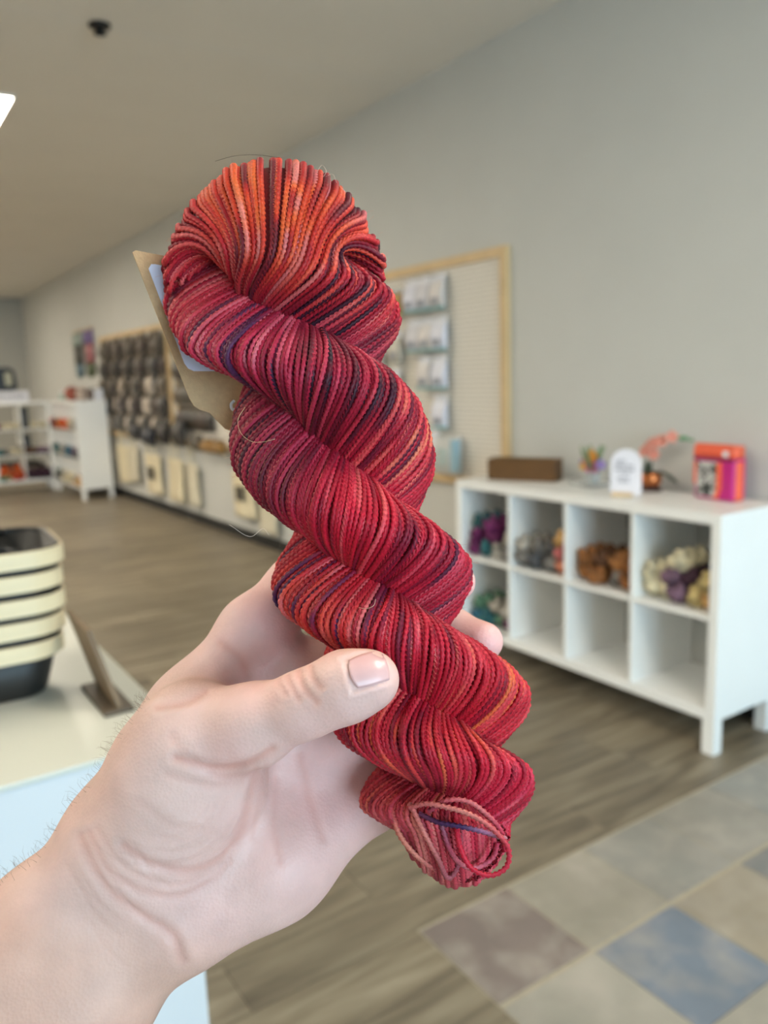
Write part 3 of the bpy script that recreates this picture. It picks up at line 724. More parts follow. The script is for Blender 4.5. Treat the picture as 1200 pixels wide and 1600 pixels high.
ys_ = np.array([240, 300, 400, 500, 600, 700, 800, 900, 1000, 1100, 1200, 1300, 1380.])
cx_ = np.array([430, 428, 428, 444, 495, 518, 552, 580, 612, 668, 690, 712, 722.])
hw_ = np.array([155, 155, 157, 163, 157, 148, 146, 148, 146, 150, 140, 112, 90.])
from numpy import interp
def smooth_interp(x, xs, ys):                             # Catmull-Rom
    x = np.clip(x, xs[0], xs[-1]); i = np.clip(np.searchsorted(xs, x) - 1, 0, len(xs) - 2)
    m = np.gradient(ys, xs); h = xs[i + 1] - xs[i]; t = (x - xs[i]) / h
    return (2*t**3 - 3*t**2 + 1)*ys[i] + (t**3 - 2*t**2 + t)*h*m[i] + (-2*t**3 + 3*t**2)*ys[i+1] + (t**3 - t**2)*h*m[i+1]
py_ = np.array([395, 580, 812, 990, 1180, 1300.]); ph_ = np.pi * np.arange(6.)
YT, YB = 398., 1292.
yy_ = np.linspace(YT, YB, 400)
phs = smooth_interp(yy_, py_, ph_); phs -= phs[0]
kk = 1.07 - .45 * sm(1050, 1150, yy_)
tw = np.concatenate([[0], np.cumsum(np.diff(phs) * .5 * (kk[1:] + kk[:-1]))])
R0, r0, DS = 62., 88., .80
def centre(y): return smooth_interp(y, ys_, cx_)
def wid(y): return smooth_interp(y, ys_, hw_) / 150.
def strand(ply, phi0, rad, wob, n1=300, n2=70, bottom=True):
    """points (px, py, dz) and outward vectors of one strand of one ply, from the crown down to the tail"""
    al = np.linspace(np.pi / 2 + .03, 0, n2, endpoint=False)         # crown, first quarter turn
    if ply: al = np.pi - al
    sgn = 1 if ply == 0 else -1
    aw = np.where(al > np.pi / 2, np.pi - al, al); e = 1.05 + .82 * sm(-.1, 1.15, aw)
    if ply: e = np.full(n2, 1.87)
    ph = phi0
    L = r0 * rad * e * np.cos(ph) * np.ones(n2) * (1 - .10 * np.cos(al) ** 2 * 0)
    Nn = r0 * rad * np.sin(ph)
    rr = max(R0 + Nn, 10.)
    top = np.stack([L, YT - rr * np.sin(al), rr * np.cos(al)], 1)
    # spread the crown into a dome: strands far to the side sit lower
    top[:, 1] += np.sin(al) * (1 - np.sqrt(np.clip(1 - (L / 172) ** 2, 0, 1))) * 132
    outt = np.stack([np.cos(ph) * np.ones(n2), -np.sin(al) * np.sin(ph), np.cos(al) * np.sin(ph)], 1)
    # the twisted length
    y = np.linspace(YT, YB, n1); th = interp(y, yy_, phs) + (0 if ply == 0 else np.pi)
    f2 = (phi0 if ply == 0 else -phi0) + interp(y, yy_, tw) + wob(y) * sm(YT, YT + 70, y)
    if ply: e2 = interp(y, [398, 425, 450, 475, 500, 560, 640], [1.87, 1.62, 1.38, 1.22, 1.15, 1.13, 1.05])
    else: e2 = 1.05 + .2 * sm(400, 450, y) - .2 * sm(500, 600, y)
    rb = rad * (1 - 0 * y)
    l = R0 * np.sin(th) + r0 * rb * e2 * np.cos(f2)
    z = R0 * np.cos(th) + r0 * rb * np.sin(f2)
    body = np.stack([l, y, z], 1); outb = np.stack([np.cos(f2), 0 * y, np.sin(f2)], 1)
    pts = [top, body]; out = [outt, outb]
    # tail: turn under
    n3 = 60; a3 = np.linspace(0, np.pi * .62, n3 + 1)[1:]
    thE = th[-1]; zc = R0 * np.cos(thE); side = 1 if zc > 0 else -1
    Lz = r0 * rad * np.cos(f2[-1]); Nz = r0 * rad * np.sin(f2[-1]) * side
    rr = np.maximum(abs(zc) + Nz, 4)
    tail = np.stack([np.full(n3, R0 * np.sin(thE) + Lz * e2[-1]), YB + .62 * rr * np.sin(a3) * (1 - .3 * (Lz / 88) ** 2), side * rr * np.cos(a3)], 1)
    outl = np.stack([np.full(n3, np.cos(f2[-1])), np.sin(a3) * np.sin(f2[-1]) * side, np.cos(a3) * np.sin(f2[-1])], 1)
    pts.append(tail); out.append(outl)
    p = np.concatenate(pts); o = np.concatenate(out)
    a, b = n2 - 42, n2 + 42
    for _ in range(80): p[a:b] = .25 * p[a - 1:b - 1] + .5 * p[a:b] + .25 * p[a + 1:b + 1]
    px = centre(p[:, 1]) + p[:, 0] * wid(p[:, 1]); pyy = p[:, 1] - .15 * p[:, 0] * sm(380, 520, p[:, 1]) * (1 - .6 * sm(1200, 1300, p[:, 1]))
    dz = p[:, 2] * DS * np.clip(wid(p[:, 1]), .6, 1.05)
    o = o + 1e-4
    return np.stack([px, pyy, dz], 1), o
ZONES = [((430, 300), [(120, 20, 28), (196, 40, 26), (222, 80, 26), (232, 116, 44), (236, 150, 116)]), ((290, 430), [(130, 12, 32), (165, 16, 40), (185, 26, 46), (202, 56, 52), (218, 100, 92)]),
         ((565, 420), [(80, 14, 40), (160, 18, 46), (205, 36, 52), (232, 84, 72), (240, 140, 110)]), ((520, 340), [(46, 14, 36), (120, 20, 36), (190, 50, 36), (226, 96, 40), (180, 90, 110)]),
         ((350, 540), [(84, 40, 84), (156, 20, 56), (182, 24, 58), (198, 52, 84), (216, 126, 130)]), ((510, 580), [(30, 10, 28), (106, 8, 36), (140, 12, 46), (168, 18, 54), (192, 50, 78)]),
         ((640, 700), [(90, 14, 44), (160, 18, 46), (194, 30, 52), (226, 84, 82), (236, 140, 96)]), ((400, 730), [(52, 6, 30), (96, 6, 34), (122, 8, 40), (142, 14, 46), (164, 26, 62)]),
         ((560, 810), [(172, 4, 38), (188, 7, 42), (202, 12, 48), (212, 30, 60), (228, 86, 96)]), ((500, 960), [(66, 34, 84), (156, 24, 42), (190, 40, 42), (210, 72, 48), (216, 112, 104)]),
         ((640, 1030), [(130, 12, 42), (176, 12, 42), (198, 18, 48), (212, 44, 70), (222, 120, 116)]), ((710, 890), [(84, 14, 52), (150, 10, 44), (174, 14, 48), (190, 24, 54), (206, 70, 88)]),
         ((760, 1110), [(146, 10, 38), (196, 18, 42), (210, 44, 56), (226, 88, 84), (232, 116, 60)]), ((640, 1190), [(136, 6, 36), (172, 8, 40), (186, 12, 42), (198, 40, 42), (226, 100, 48)]),
         ((640, 1310), [(140, 54, 62), (186, 78, 80), (204, 102, 96), (210, 124, 112), (220, 146, 128)]), ((790, 1270), [(156, 14, 46), (196, 18, 52), (208, 30, 66), (220, 70, 98), (228, 104, 110)])]
ZP = np.array([z[0] for z in ZONES], float); ZR = np.array([z[1] for z in ZONES], float)
def yarn_colour(p, v):
    d2 = ((p[:, None, :2] - ZP[None]) ** 2).sum(2); w = np.exp(-d2 / (2 * 62. ** 2)) + 1e-9; w /= w.sum(1, keepdims=True)
    q = np.clip(v, 0, .999) * 4; i = q.astype(int); fq = (q - i)[:, None]
    ramp = np.einsum('nz,zkc->nkc', w, ZR); n = np.arange(len(p))
    c = ramp[n, i] * (1 - fq) + ramp[n, i + 1] * fq
    return lin(c) * np.array([.92, .70, .80])
def noise1(t, seed, per):
    g = np.random.default_rng(seed); k = t / per + 50; tab = g.random(400); i = np.floor(k).astype(int) % 399; f = k - np.floor(k); f = f * f * (3 - 2 * f)
    return tab[i] * (1 - f) + tab[i + 1] * f
def rope(V, Fc, C, p, outw, rho, colour, phase=0, step=2.9):
    """sweep a three-lobed twisted yarn along p (px,py,dz)"""
    seg = np.r_[0, np.cumsum(np.linalg.norm(np.diff(p, axis=0), axis=1))]
    n = max(int(seg[-1] / step), 4); s = np.linspace(0, seg[-1], n)
    q = np.stack([interp(s, seg, p[:, k]) for k in range(3)], 1)
    ker = np.array([1, 2, 3, 2, 1.]) / 9
    for k in range(3): q[2:-2, k] = np.convolve(q[:, k], ker, 'valid')
    T = np.gradient(q, axis=0); T /= np.linalg.norm(T, axis=1, keepdims=True) + 1e-9
    o = np.stack([interp(s, seg, outw[:, k]) for k in range(3)], 1)
    o -= T * (o * T).sum(1, keepdims=True); o /= np.linalg.norm(o, axis=1, keepdims=True) + 1e-9
    B = np.cross(T, o)
    K = 6; a = np.arange(K) * 2 * np.pi / K; rad = np.where(np.arange(K) % 2 == 0, 1.08, .74)[None] * (rho * (1 + .28 * sm(390, 290, q[:, 1])))[:, None]
    ang = a[None] + (s / 26. * 2 * np.pi + phase)[:, None]
    ring = q[:, None, :] + rad[:, :, None] * (np.cos(ang)[..., None] * o[:, None] + np.sin(ang)[..., None] * B[:, None])
    vs = ring.reshape(-1, 3); b = sum(len(x) for x in V)
    idx = b + np.arange(n * K).reshape(n, K); nx = np.roll(idx, -1, 1)
    f = np.stack([idx[:-1], idx[1:], nx[1:], nx[:-1]], -1).reshape(-1, 4)
    V.append(vs); Fc.append(f)
    col = colour(q, s)
    jit = 1 + .10 * np.sin(ang * 3 + phase * 5)[..., None] * 0
    C.append(np.repeat(col, K, 0))
def mesh_np(name, V, Fq, C=None, smooth=True):
    V = np.concatenate(V); Fq = np.concatenate(Fq)
    me = bpy.data.meshes.new(name); me.vertices.add(len(V)); me.vertices.foreach_set('co', V.astype(np.float32).ravel())
    me.loops.add(Fq.size); me.loops.foreach_set('vertex_index', Fq.astype(np.int32).ravel())
    me.polygons.add(len(Fq)); me.polygons.foreach_set('loop_start', np.arange(0, Fq.size, 4, dtype=np.int32)); me.polygons.foreach_set('loop_total', np.full(len(Fq), 4, np.int32))
    me.polygons.foreach_set('use_smooth', np.full(len(Fq), smooth)); me.update(calc_edges=True)
    if C is not None:
        at = me.color_attributes.new('dye', 'FLOAT_COLOR', 'POINT'); C = np.concatenate(C)
        at.data.foreach_set('color', np.c_[C, np.ones(len(C))].astype(np.float32).ravel())
    return me
def held_yarn_material():
    m = bpy.data.materials.new('dyed_yarn'); N, Lk, P = nodes(m)
    at = N.new('ShaderNodeAttribute'); at.attribute_name = 'dye'
    tc = N.new('ShaderNodeTexCoord'); nz = N.new('ShaderNodeTexNoise'); nz.inputs['Scale'].default_value = 1400; nz.inputs['Detail'].default_value = 3
    Lk.new(tc.outputs['Object'], nz.inputs['Vector'])
    mr = N.new('ShaderNodeMapRange'); mr.inputs[1].default_value = .3; mr.inputs[2].default_value = .7; mr.inputs[3].default_value = .72; mr.inputs[4].default_value = 1.2; Lk.new(nz.outputs[0], mr.inputs[0])
    mx = N.new('ShaderNodeVectorMath'); mx.operation = 'SCALE'; Lk.new(at.outputs['Color'], mx.inputs[0]); Lk.new(mr.outputs[0], mx.inputs['Scale'])
    Lk.new(mx.outputs[0], P.inputs['Base Color']); P.inputs['Roughness'].default_value = .55
    P.inputs['Sheen Weight'].default_value = .06; P.inputs['Sheen Roughness'].default_value = .4
    P.inputs['Sheen Tint'].default_value = (1, .6, .6, 1); P.inputs['Specular IOR Level'].default_value = .35
    return m
M_held = held_yarn_material()
def tolocal(v): return P3(v[:, 0], v[:, 1], v[:, 2]) - BASE
seed = 100; FIB = []
for ply in (0, 1):
    V, Fc, C = [], [], []
    RNG = np.random.default_rng(21)                       # the strands of one ply run on over the crown into the other
    plan = [(2 * np.pi * (k + .3 * RNG.uniform(-1, 1)) / 78, RNG.uniform(.945, 1.0), 4.7) for k in range(78)]
    plan += [(2 * np.pi * (k + .5 * RNG.uniform(-1, 1)) / 56, RNG.uniform(.90, .95), 4.9) for k in range(56)]
    plan += [(2 * np.pi * RNG.random(), RNG.uniform(1.01, 1.035), 4.7) for k in range(9)]
    RNG = np.random.default_rng(31 + ply)
    for (phi, rad, rho) in plan:
        seed += 1; a1, a2 = RNG.uniform(0, 6.28, 2); amp = RNG.uniform(.01, .05); u = RNG.random(); sd = seed
        p, o = strand(ply, phi, rad, lambda y: amp * np.sin(y / 60 + a1) + amp * np.sin(y / 23 + a2) * .3)
        FIB.append((p, o))
        def colr(q, s, u=u, sd=sd):
            v = .5 + (u - .5) * .75 + (noise1(q[:, 1] + q[:, 2] * .6, sd, 75) - .5) * .95 + (noise1(q[:, 1], sd + 999, 22) - .5) * .25
            return yarn_colour(q, v)
        rope(V, Fc, C, p, o, rho, colr, RNG.uniform(0, 6.28))
    # inner fill so that nothing shows between the strands
    ring = [strand(ply, 2 * np.pi * k / 24, .86, lambda y: 0 * y) [0] for k in range(24)]
    A = np.stack(ring, 1); n, K = A.shape[:2]
    b = sum(len(x) for x in V); idx = b + np.arange(n * K).reshape(n, K); nx = np.roll(idx, -1, 1)
    V.append(A.reshape(-1, 3)); Fc.append(np.stack([idx[:-1], idx[1:], nx[1:], nx[:-1]], -1).reshape(-1, 4))
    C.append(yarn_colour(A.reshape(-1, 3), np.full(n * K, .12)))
    me = mesh_np('yarn_ply', [tolocal(np.concatenate(V))], Fc, C); me.materials.append(M_held)
    link('yarn_ply', me, None, skein)
def spline(pts, n=60):
    pts = np.array(pts, float); t = np.r_[0, np.cumsum(np.linalg.norm(np.diff(pts, axis=0), axis=1))]; u = np.linspace(0, t[-1], n)
    return np.stack([smooth_interp(u, t, pts[:, k]) for k in range(3)], 1)
loops = [([(640, 1262, 84), (668, 1256, 98), (700, 1262, 106), (735, 1273, 112), (775, 1300, 112), (795, 1328, 106), (792, 1354, 102), (768, 1368, 104), (738, 1358, 108), (721, 1330, 108), (714, 1302, 100), (712, 1280, 88)], [(196, 90, 90), (206, 120, 110), (190, 40, 60), (190, 14, 46), (196, 20, 50)]),
         ([(655, 1272, 82), (687, 1286, 100), (717, 1291, 106), (745, 1297, 104), (771, 1304, 96), (790, 1310, 80)], [(120, 60, 90), (70, 30, 70), (60, 30, 76), (150, 90, 120), (180, 110, 120)]),
         ([(640, 1255, 80), (662, 1300, 94), (684, 1340, 84), (704, 1372, 52), (716, 1352, 60), (720, 1320, 78), (722, 1296, 84)], [(196, 100, 96), (200, 110, 100), (170, 84, 90), (150, 70, 84), (160, 60, 70)]),
         ([(670, 1268, 90), (700, 1250, 102), (730, 1252, 100), (760, 1272, 96), (784, 1300, 80), (790, 1330, 60)], [(150, 50, 70), (190, 80, 84), (196, 100, 100), (190, 60, 80), (190, 30, 60)]),
         ([(690, 1290, 92), (700, 1320, 92), (716, 1346, 78), (742, 1356, 60), (770, 1340, 60), (778, 1316, 70)], [(120, 60, 80), (180, 70, 90), (200, 100, 110), (206, 90, 110), (206, 60, 90)]),
         ([(610, 1262, 60), (622, 1300, 66), (650, 1336, 56), (690, 1362, 36), (726, 1368, 20)], [(180, 40, 56), (200, 110, 90), (206, 120, 104), (196, 90, 90), (180, 70, 80)])]
for k, (pts, cols) in enumerate(loops):
    p = spline(pts, 120); V, Fc, C = [], [], []; cc = lin(np.array(cols))
    rope(V, Fc, C, p, np.tile([0.05, .1, 1.], (len(p), 1)), 4.8, lambda q, s: np.stack([interp(s, np.linspace(0, s[-1], 5), cc[:, j]) for j in range(3)], 1), k)
    me = mesh_np('loose_loop', [tolocal(np.concatenate(V))], Fc, C); me.materials.append(M_held); link('loose_loop', me, None, skein)
# fuzz: single fibres standing off the yarn
M_fuzz = mat('wool_fibre', (206, 120, 100), .8, .1, 50)
g = G(); rr = random.Random(5)
for k in range(900):
    p, o = FIB[rr.randrange(len(FIB))]; i = rr.randrange(10, len(p) - 10)
    if abs(p[i, 2]) > 95 and rr.random() < .7: continue
    q = p[i]; ln = rr.uniform(7, 19); sw = np.array([rr.uniform(-6, 6), rr.uniform(-8, 8), rr.uniform(-4, 4)])
    pts = np.array([q, q + o[i] * ln * .55 + sw * .35, q + o[i] * ln + sw])
    g.tube(list(tolocal(spline(pts, 5))), .000022, 3)
part('fuzz', g, M_fuzz, skein, True, kind='stuff')
for pts, c in (([(336, 252, 20), (365, 244, 20), (400, 242, 20), (440, 247, 20)], (60, 40, 40)), ([(495, 270, 30), (503, 258, 30), (510, 268, 30), (502, 280, 30), (520, 272, 30), (526, 285, 30), (540, 300, 26)], (220, 196, 180)),
               ([(383, 636, 40), (372, 655, 44), (376, 676, 56), (394, 690, 70), (414, 690, 84), (430, 686, 92)], (226, 196, 150)), ([(587, 936, 122), (584, 946, 126), (572, 951, 126), (560, 949, 122)], (214, 180, 150)),
               ([(350, 716, 0), (380, 712, 6), (372, 722, 2)], (220, 200, 180)), ([(358, 820, 0), (394, 838, 0), (412, 826, 4), (420, 836, 10)], (220, 210, 200))):
    o = part('stray_fibre', G().tube(list(tolocal(spline(pts, 24))), .00006, 4), M_plain, skein, True, color=c)
# kraft tag hanging from the skein
TA, TB, TC = P3(207, 394, -22), P3(440, 420, -160), P3(300, 640, -78)
TN = _n(np.cross(TC - TA, TB - TA)); TN = TN if TN[2] > 0 else -TN
def tagpt(x, y, off):
    r = _d(x, y); return r * ((TA @ TN) / (r @ TN)) + TN * off - BASE
out = [(207, 394), (212, 391), (300, 408), (395, 420), (440, 560), (440, 690), (392, 690), (368, 676), (352, 670), (340, 658), (328, 645), (312, 640), (303, 634), (296, 622)]
def slab(outline, t0, t1):
    a = [tagpt(x, y, t0) for x, y in outline]; b = [tagpt(x, y, t1) for x, y in outline]; n = len(outline)
    return G().add(list(a) + list(b), [tuple(range(n)), tuple(range(2 * n - 1, n - 1, -1))] + [(i, n + i, n + (i + 1) % n, (i + 1) % n) for i in range(n)])
M_kraft = mat('kraft_card', (186, 152, 112), .8, .08, 500, .2, 1500)
kt = part('paper_tag', slab(out, -.0004, 0), M_kraft, skein); kt['label'] = 'brown kraft card tag with a scalloped edge'
st = [(232, 420), (236, 413), (242, 413), (380, 440), (420, 580), (303, 580), (294, 576), (288, 568)]
part('sticker', slab(st, .00004, .00022), mat('white_sticker', (218, 222, 240), .35, .02), kt)
part('tag_ring', G().tube(list(tolocal(spline([(366, 626, -100), (361, 632, -97), (363, 640, -97), (370, 638, -102), (373, 629, -108)], 16))), .0005, 6), M_card, kt, True)

# ------------------------------------------------------------------ the hand
prims = []
def chain(pts, k):
    for a, b in zip(pts[:-1], pts[1:]): prims.append((a, b, k))
KB, KM, KS = .016, .011, .006
chain([(-340, 1900, 170, 125), (69, 1465, 0, 95), (190, 1328, -25, 84)], KB)
chain([(-255, 2045, 170, 120), (142, 1545, 0, 93), (222, 1436, -25, 80)], KB)
chain([(200, 1300, -40, 72), (300, 1120, -75, 60), (395, 985, -105, 50)], KB)
chain([(215, 1350, -55, 72), (470, 1060, -125, 52)], KB)
chain([(235, 1395, -55, 72), (545, 1150, -125, 50)], KB)
chain([(262, 1428, -40, 70), (430, 1350, -60, 66), (590, 1242, -115, 46)], KB)
chain([(306, 1424, -22, 62), (430, 1340, -45, 58)], KB)
chain([(205, 1305, -5, 76), (272, 1203, 30, 80), (300, 1150, 45, 66)], KB)
chain([(262, 1300, 0, 78), (335, 1225, 22, 66)], KB)
chain([(297, 1150, 48, 65), (395, 1133, 92, 60)], KM)
chain([(395, 1133, 92, 60), (480, 1099, 128, 48), (540, 1073, 146, 51), (578, 1062, 150, 46)], KS)
chain([(395, 985, -105, 50), (466, 914, -140, 44), (590, 884, -158, 38), (680, 896, -130, 34), (713, 909, -88, 30)], KS)
chain([(470, 1060, -125, 52), (600, 990, -165, 42), (700, 990, -150, 38), (755, 1002, -92, 31)], KS)
chain([(545, 1150, -125, 50), (640, 1095, -160, 40), (700, 1088, -145, 36), (738, 1092, -100, 31)], KS)
chain([(590, 1242, -115, 46), (660, 1195, -145, 36), (715, 1185, -135, 32), (745, 1190, -100, 28)], KS)
H_ = .00075
P_ = [(P3(*a[:3]), a[3] * (D0 - a[2] * U) / F, P3(*b[:3]), b[3] * (D0 - b[2] * U) / F, k) for a, b, k in prims]
lo = np.min([np.minimum(a - ra, b - rb) for a, ra, b, rb, k in P_], 0) - .004; hi = np.max([np.maximum(a + ra, b + rb) for a, ra, b, rb, k in P_], 0) + .004
dim = np.ceil((hi - lo) / H_).astype(int) + 1
FLD = np.full(dim, .03, np.float32)
AX = [(lo[i] + H_ * np.arange(dim[i])).astype(np.float32) for i in range(3)]
for a, ra, b, rb, k in P_:
    mg = k + .003
    i0 = np.maximum(((np.minimum(a - ra, b - rb) - mg - lo) / H_).astype(int), 0); i1 = np.minimum(((np.maximum(a + ra, b + rb) + mg - lo) / H_).astype(int) + 2, dim)
    sl = tuple(slice(i0[j], i1[j]) for j in range(3))
    X, Y, Z = np.meshgrid(*(AX[j][sl[j]] for j in range(3)), indexing='ij', sparse=True)
    ba = (b - a).astype(np.float32); h = np.clip(((X - a[0]) * ba[0] + (Y - a[1]) * ba[1] + (Z - a[2]) * ba[2]) / float(ba @ ba), 0, 1).astype(np.float32)
    d = np.sqrt((X - a[0] - ba[0] * h) ** 2 + (Y - a[1] - ba[1] * h) ** 2 + (Z - a[2] - ba[2] * h) ** 2) - (ra + (rb - ra) * h)
    old = FLD[sl]; hh_ = np.maximum(k - np.abs(old - d), 0) / k
    FLD[sl] = np.minimum(old, d) - hh_ * hh_ * k * .25
def surface_nets(F, lo, h):
    s = F < 0; nx, ny, nz = F.shape
    cnt = np.zeros((nx - 1, ny - 1, nz - 1), np.uint8)
    for dx in (0, 1):
        for dy in (0, 1):
            for dz in (0, 1): cnt += s[dx:nx - 1 + dx, dy:ny - 1 + dy, dz:nz - 1 + dz]
    ci = np.argwhere((cnt > 0) & (cnt < 8)); idm = np.full(cnt.shape, -1, np.int32); idm[tuple(ci.T)] = np.arange(len(ci))
    acc = np.zeros((len(ci), 3)); num = np.zeros(len(ci))
    cor = [(x, y, z) for x in (0, 1) for y in (0, 1) for z in (0, 1)]
    val = {c: F[tuple((ci + c).T)].astype(float) for c in cor}
    for c in cor:
        for ax in range(3):
            if c[ax] == 0:
                e = list(c); e[ax] = 1; e = tuple(e); fa, fb = val[c], val[e]; m = (fa < 0) != (fb < 0)
                t = np.where(m, fa / np.where(m, fa - fb, 1), 0); p = np.tile(np.array(c, float), (len(ci), 1)); p[:, ax] += t
                acc[m] += p[m]; num += m
    V = lo + h * (ci + acc / num[:, None]); Q = []
    for ax in range(3):
        a, b = (ax + 1) % 3, (ax + 2) % 3
        sl0 = [slice(1, -1)] * 3; sl1 = [slice(1, -1)] * 3; sl0[ax] = slice(0, -1); sl1[ax] = slice(1, None)
        s0, s1 = s[tuple(sl0)], s[tuple(sl1)]; e = np.argwhere(s0 != s1); ins = s0[tuple(e.T)]
        off = np.ones(3, int); off[ax] = 0; e = e + off
        def at(da, db): k = e.copy(); k[:, a] -= da; k[:, b] -= db; return idm[tuple(k.T)]
        q = np.stack([at(1, 1), at(0, 1), at(0, 0), at(1, 0)], 1); q[~ins] = q[~ins][:, ::-1]; Q.append(q)
    return V, np.concatenate(Q)
HV, HQ = surface_nets(FLD, lo, H_)
def vnormals(V, Q):
    n = np.cross(V[Q[:, 2]] - V[Q[:, 0]], V[Q[:, 3]] - V[Q[:, 1]]); N = np.zeros_like(V)
    for k in range(4): np.add.at(N, Q[:, k], n)
    return N / (np.linalg.norm(N, axis=1, keepdims=True) + 1e-12)
for it in range(3):                                       # light relaxation
    S = np.zeros_like(HV); c = np.zeros(len(HV))
    for k in range(4):
        for j in (1, 3): np.add.at(S, HQ[:, k], HV[HQ[:, (k + j) % 4]]); np.add.at(c, HQ[:, k], 1)
    HV = HV * .5 + .5 * S / c[:, None]
HN = vnormals(HV, HQ)
hp = np.stack([600 + F * HV[:, 0] / -HV[:, 2], 800 - F * HV[:, 1] / -HV[:, 2]], 1)
hdz = (D0 + HV[:, 2]) / U
def dist_poly(p, poly):
    poly = np.array(poly, float); best = np.full(len(p), 1e9)
    for a, b in zip(poly[:-1], poly[1:]):
        ab = b - a; t = np.clip(((p - a) @ ab) / (ab @ ab), 0, 1); best = np.minimum(best, np.linalg.norm(p - a - t[:, None] * ab, axis=1))
    return best
def curve2(pts, n=24):
    pts = np.array(pts, float); t = np.r_[0, np.cumsum(np.linalg.norm(np.diff(pts, axis=0), axis=1))]; u = np.linspace(0, t[-1], n)
    return np.stack([smooth_interp(u, t, pts[:, k]) for k in range(2)], 1)
creases = [([(425, 1172), (400, 1188), (373, 1197), (327, 1199), (274, 1184)], 7, .9, 1.0), ([(402, 1205), (391, 1250), (373, 1308), (344, 1343), (292, 1361), (233, 1349), (192, 1322)], 8, .8, .7),
           ([(125, 1308), (146, 1355), (181, 1402), (233, 1437), (268, 1460), (285, 1500)], 8, .9, .6), ([(140, 1302), (175, 1366), (233, 1396), (292, 1396), (338, 1366), (366, 1320)], 7, .6, .5),
           ([(152, 1296), (190, 1350), (240, 1376), (292, 1380), (340, 1352)], 6, .45, .3), ([(467, 1046), (472, 1070), (494, 1098)], 5, .5, .8), ([(484, 1040), (488, 1058), (500, 1074)], 5, .45, .8), ([(449, 1054), (455, 1072), (466, 1092)], 5, .4, .7),
           ([(432, 1053), (438, 1070), (446, 1084)], 5, .3, .5), ([(248, 1104), (292, 1096), (322, 1080)], 6, .6, .6), ([(344, 1005), (373, 1028), (388, 1057)], 6, .5, .7), ([(432, 1215), (428, 1300), (436, 1345)], 6, .4, .4),
           ([(466, 1180), (484, 1250), (506, 1310)], 7, .4, .5), ([(415, 1195), (404, 1255), (395, 1310)], 5, .3, .4), ([(300, 1190), (345, 1212), (392, 1208)], 6, .4, .6), ([(260, 1210), (320, 1228), (376, 1222)], 6, .3, .3),
           ([(215, 1250), (270, 1290), (330, 1300)], 7, .25, .2), ([(268, 1150), (290, 1180), (330, 1190)], 7, .3, .3)]
rw = random.Random(17)
for k in range(16):                                       # fine skin lines round the ball of the thumb and across the wrist
    t0 = rw.uniform(0, 1); cx_w, cy_w = 250 + rw.uniform(-12, 12), 1235 + rw.uniform(-12, 12); ra = 70 + 95 * t0
    a0 = rw.uniform(.1, .9); a1 = a0 + rw.uniform(.7, 1.5)
    creases.append(([(cx_w + ra * 1.05 * math.cos(a), cy_w + ra * .95 * math.sin(a)) for a in np.linspace(a0, a1, 6)], 3.5, rw.uniform(.12, .28), .12))
for k in range(10):
    x0, y0 = 110 + rw.uniform(-30, 110), 1330 + rw.uniform(-20, 120); ln = rw.uniform(30, 80)
    creases.append(([(x0, y0), (x0 + ln * .35, y0 + ln * .55), (x0 + ln * .8, y0 + ln * .95)], 3.5, rw.uniform(.1, .22), .1))
disp = np.zeros(len(HV)); crs = np.zeros(len(HV)); front = HN[:, 2] > .12
for pts, wdt, dep, cl in creases:
    thumbish = pts[0][0] > 430 and pts[0][1] < 1100
    ok = front & ((hdz > 60) if thumbish else (hdz > -120))
    d = dist_poly(hp, curve2(pts)); k = np.exp(-(d / wdt) ** 2) * ok; disp -= dep * .001 * .75 * k; disp += .00018 * dep * np.exp(-((d - 2.2 * wdt) / wdt) ** 2) * ok; crs = np.maximum(crs, k * cl)
# thumb nail bed: a shallow flat with a fold round it
nail_c = np.array([576., 1046.]); nd = np.array([.955, -.297]); nn = np.array([.297, .955])
rel = hp - nail_c; nu = rel @ nd; nv = rel @ nn
thumbv = front & (hdz > 90)
edge = np.maximum(np.abs(nu + 2) / 33, np.abs(nv) / 28); disp += .00035 * np.exp(-((edge - 1.18) / .16) ** 2) * thumbv * (nu < 20); disp -= .0003 * (edge < 1) * thumbv
HV = HV + HN * disp[:, None]
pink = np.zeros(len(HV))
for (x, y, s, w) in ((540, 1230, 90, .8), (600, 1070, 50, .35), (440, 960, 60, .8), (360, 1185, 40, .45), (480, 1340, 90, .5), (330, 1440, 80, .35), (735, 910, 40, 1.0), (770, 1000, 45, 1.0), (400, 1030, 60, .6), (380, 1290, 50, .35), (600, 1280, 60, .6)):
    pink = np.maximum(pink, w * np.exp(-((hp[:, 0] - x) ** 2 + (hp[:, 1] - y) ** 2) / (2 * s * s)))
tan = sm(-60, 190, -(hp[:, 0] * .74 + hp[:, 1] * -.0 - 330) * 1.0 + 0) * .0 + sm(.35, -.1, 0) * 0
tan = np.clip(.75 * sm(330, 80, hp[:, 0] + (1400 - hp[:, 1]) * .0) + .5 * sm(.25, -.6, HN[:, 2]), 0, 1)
tan = np.clip(sm(1330, 1480, hp[:, 1] - hp[:, 0] * .25) * .55 + .6 * sm(.35, -.35, HN[:, 2]), 0, 1)  # tanner forearm, plus edge shade painted in where the skin turns away
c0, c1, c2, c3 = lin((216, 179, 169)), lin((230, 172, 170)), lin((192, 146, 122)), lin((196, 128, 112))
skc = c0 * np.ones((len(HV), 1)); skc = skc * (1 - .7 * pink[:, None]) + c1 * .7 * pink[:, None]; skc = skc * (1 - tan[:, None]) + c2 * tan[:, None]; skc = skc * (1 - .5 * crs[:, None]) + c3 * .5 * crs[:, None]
hand_me = mesh_np('person', [HV], [HQ], [skc])
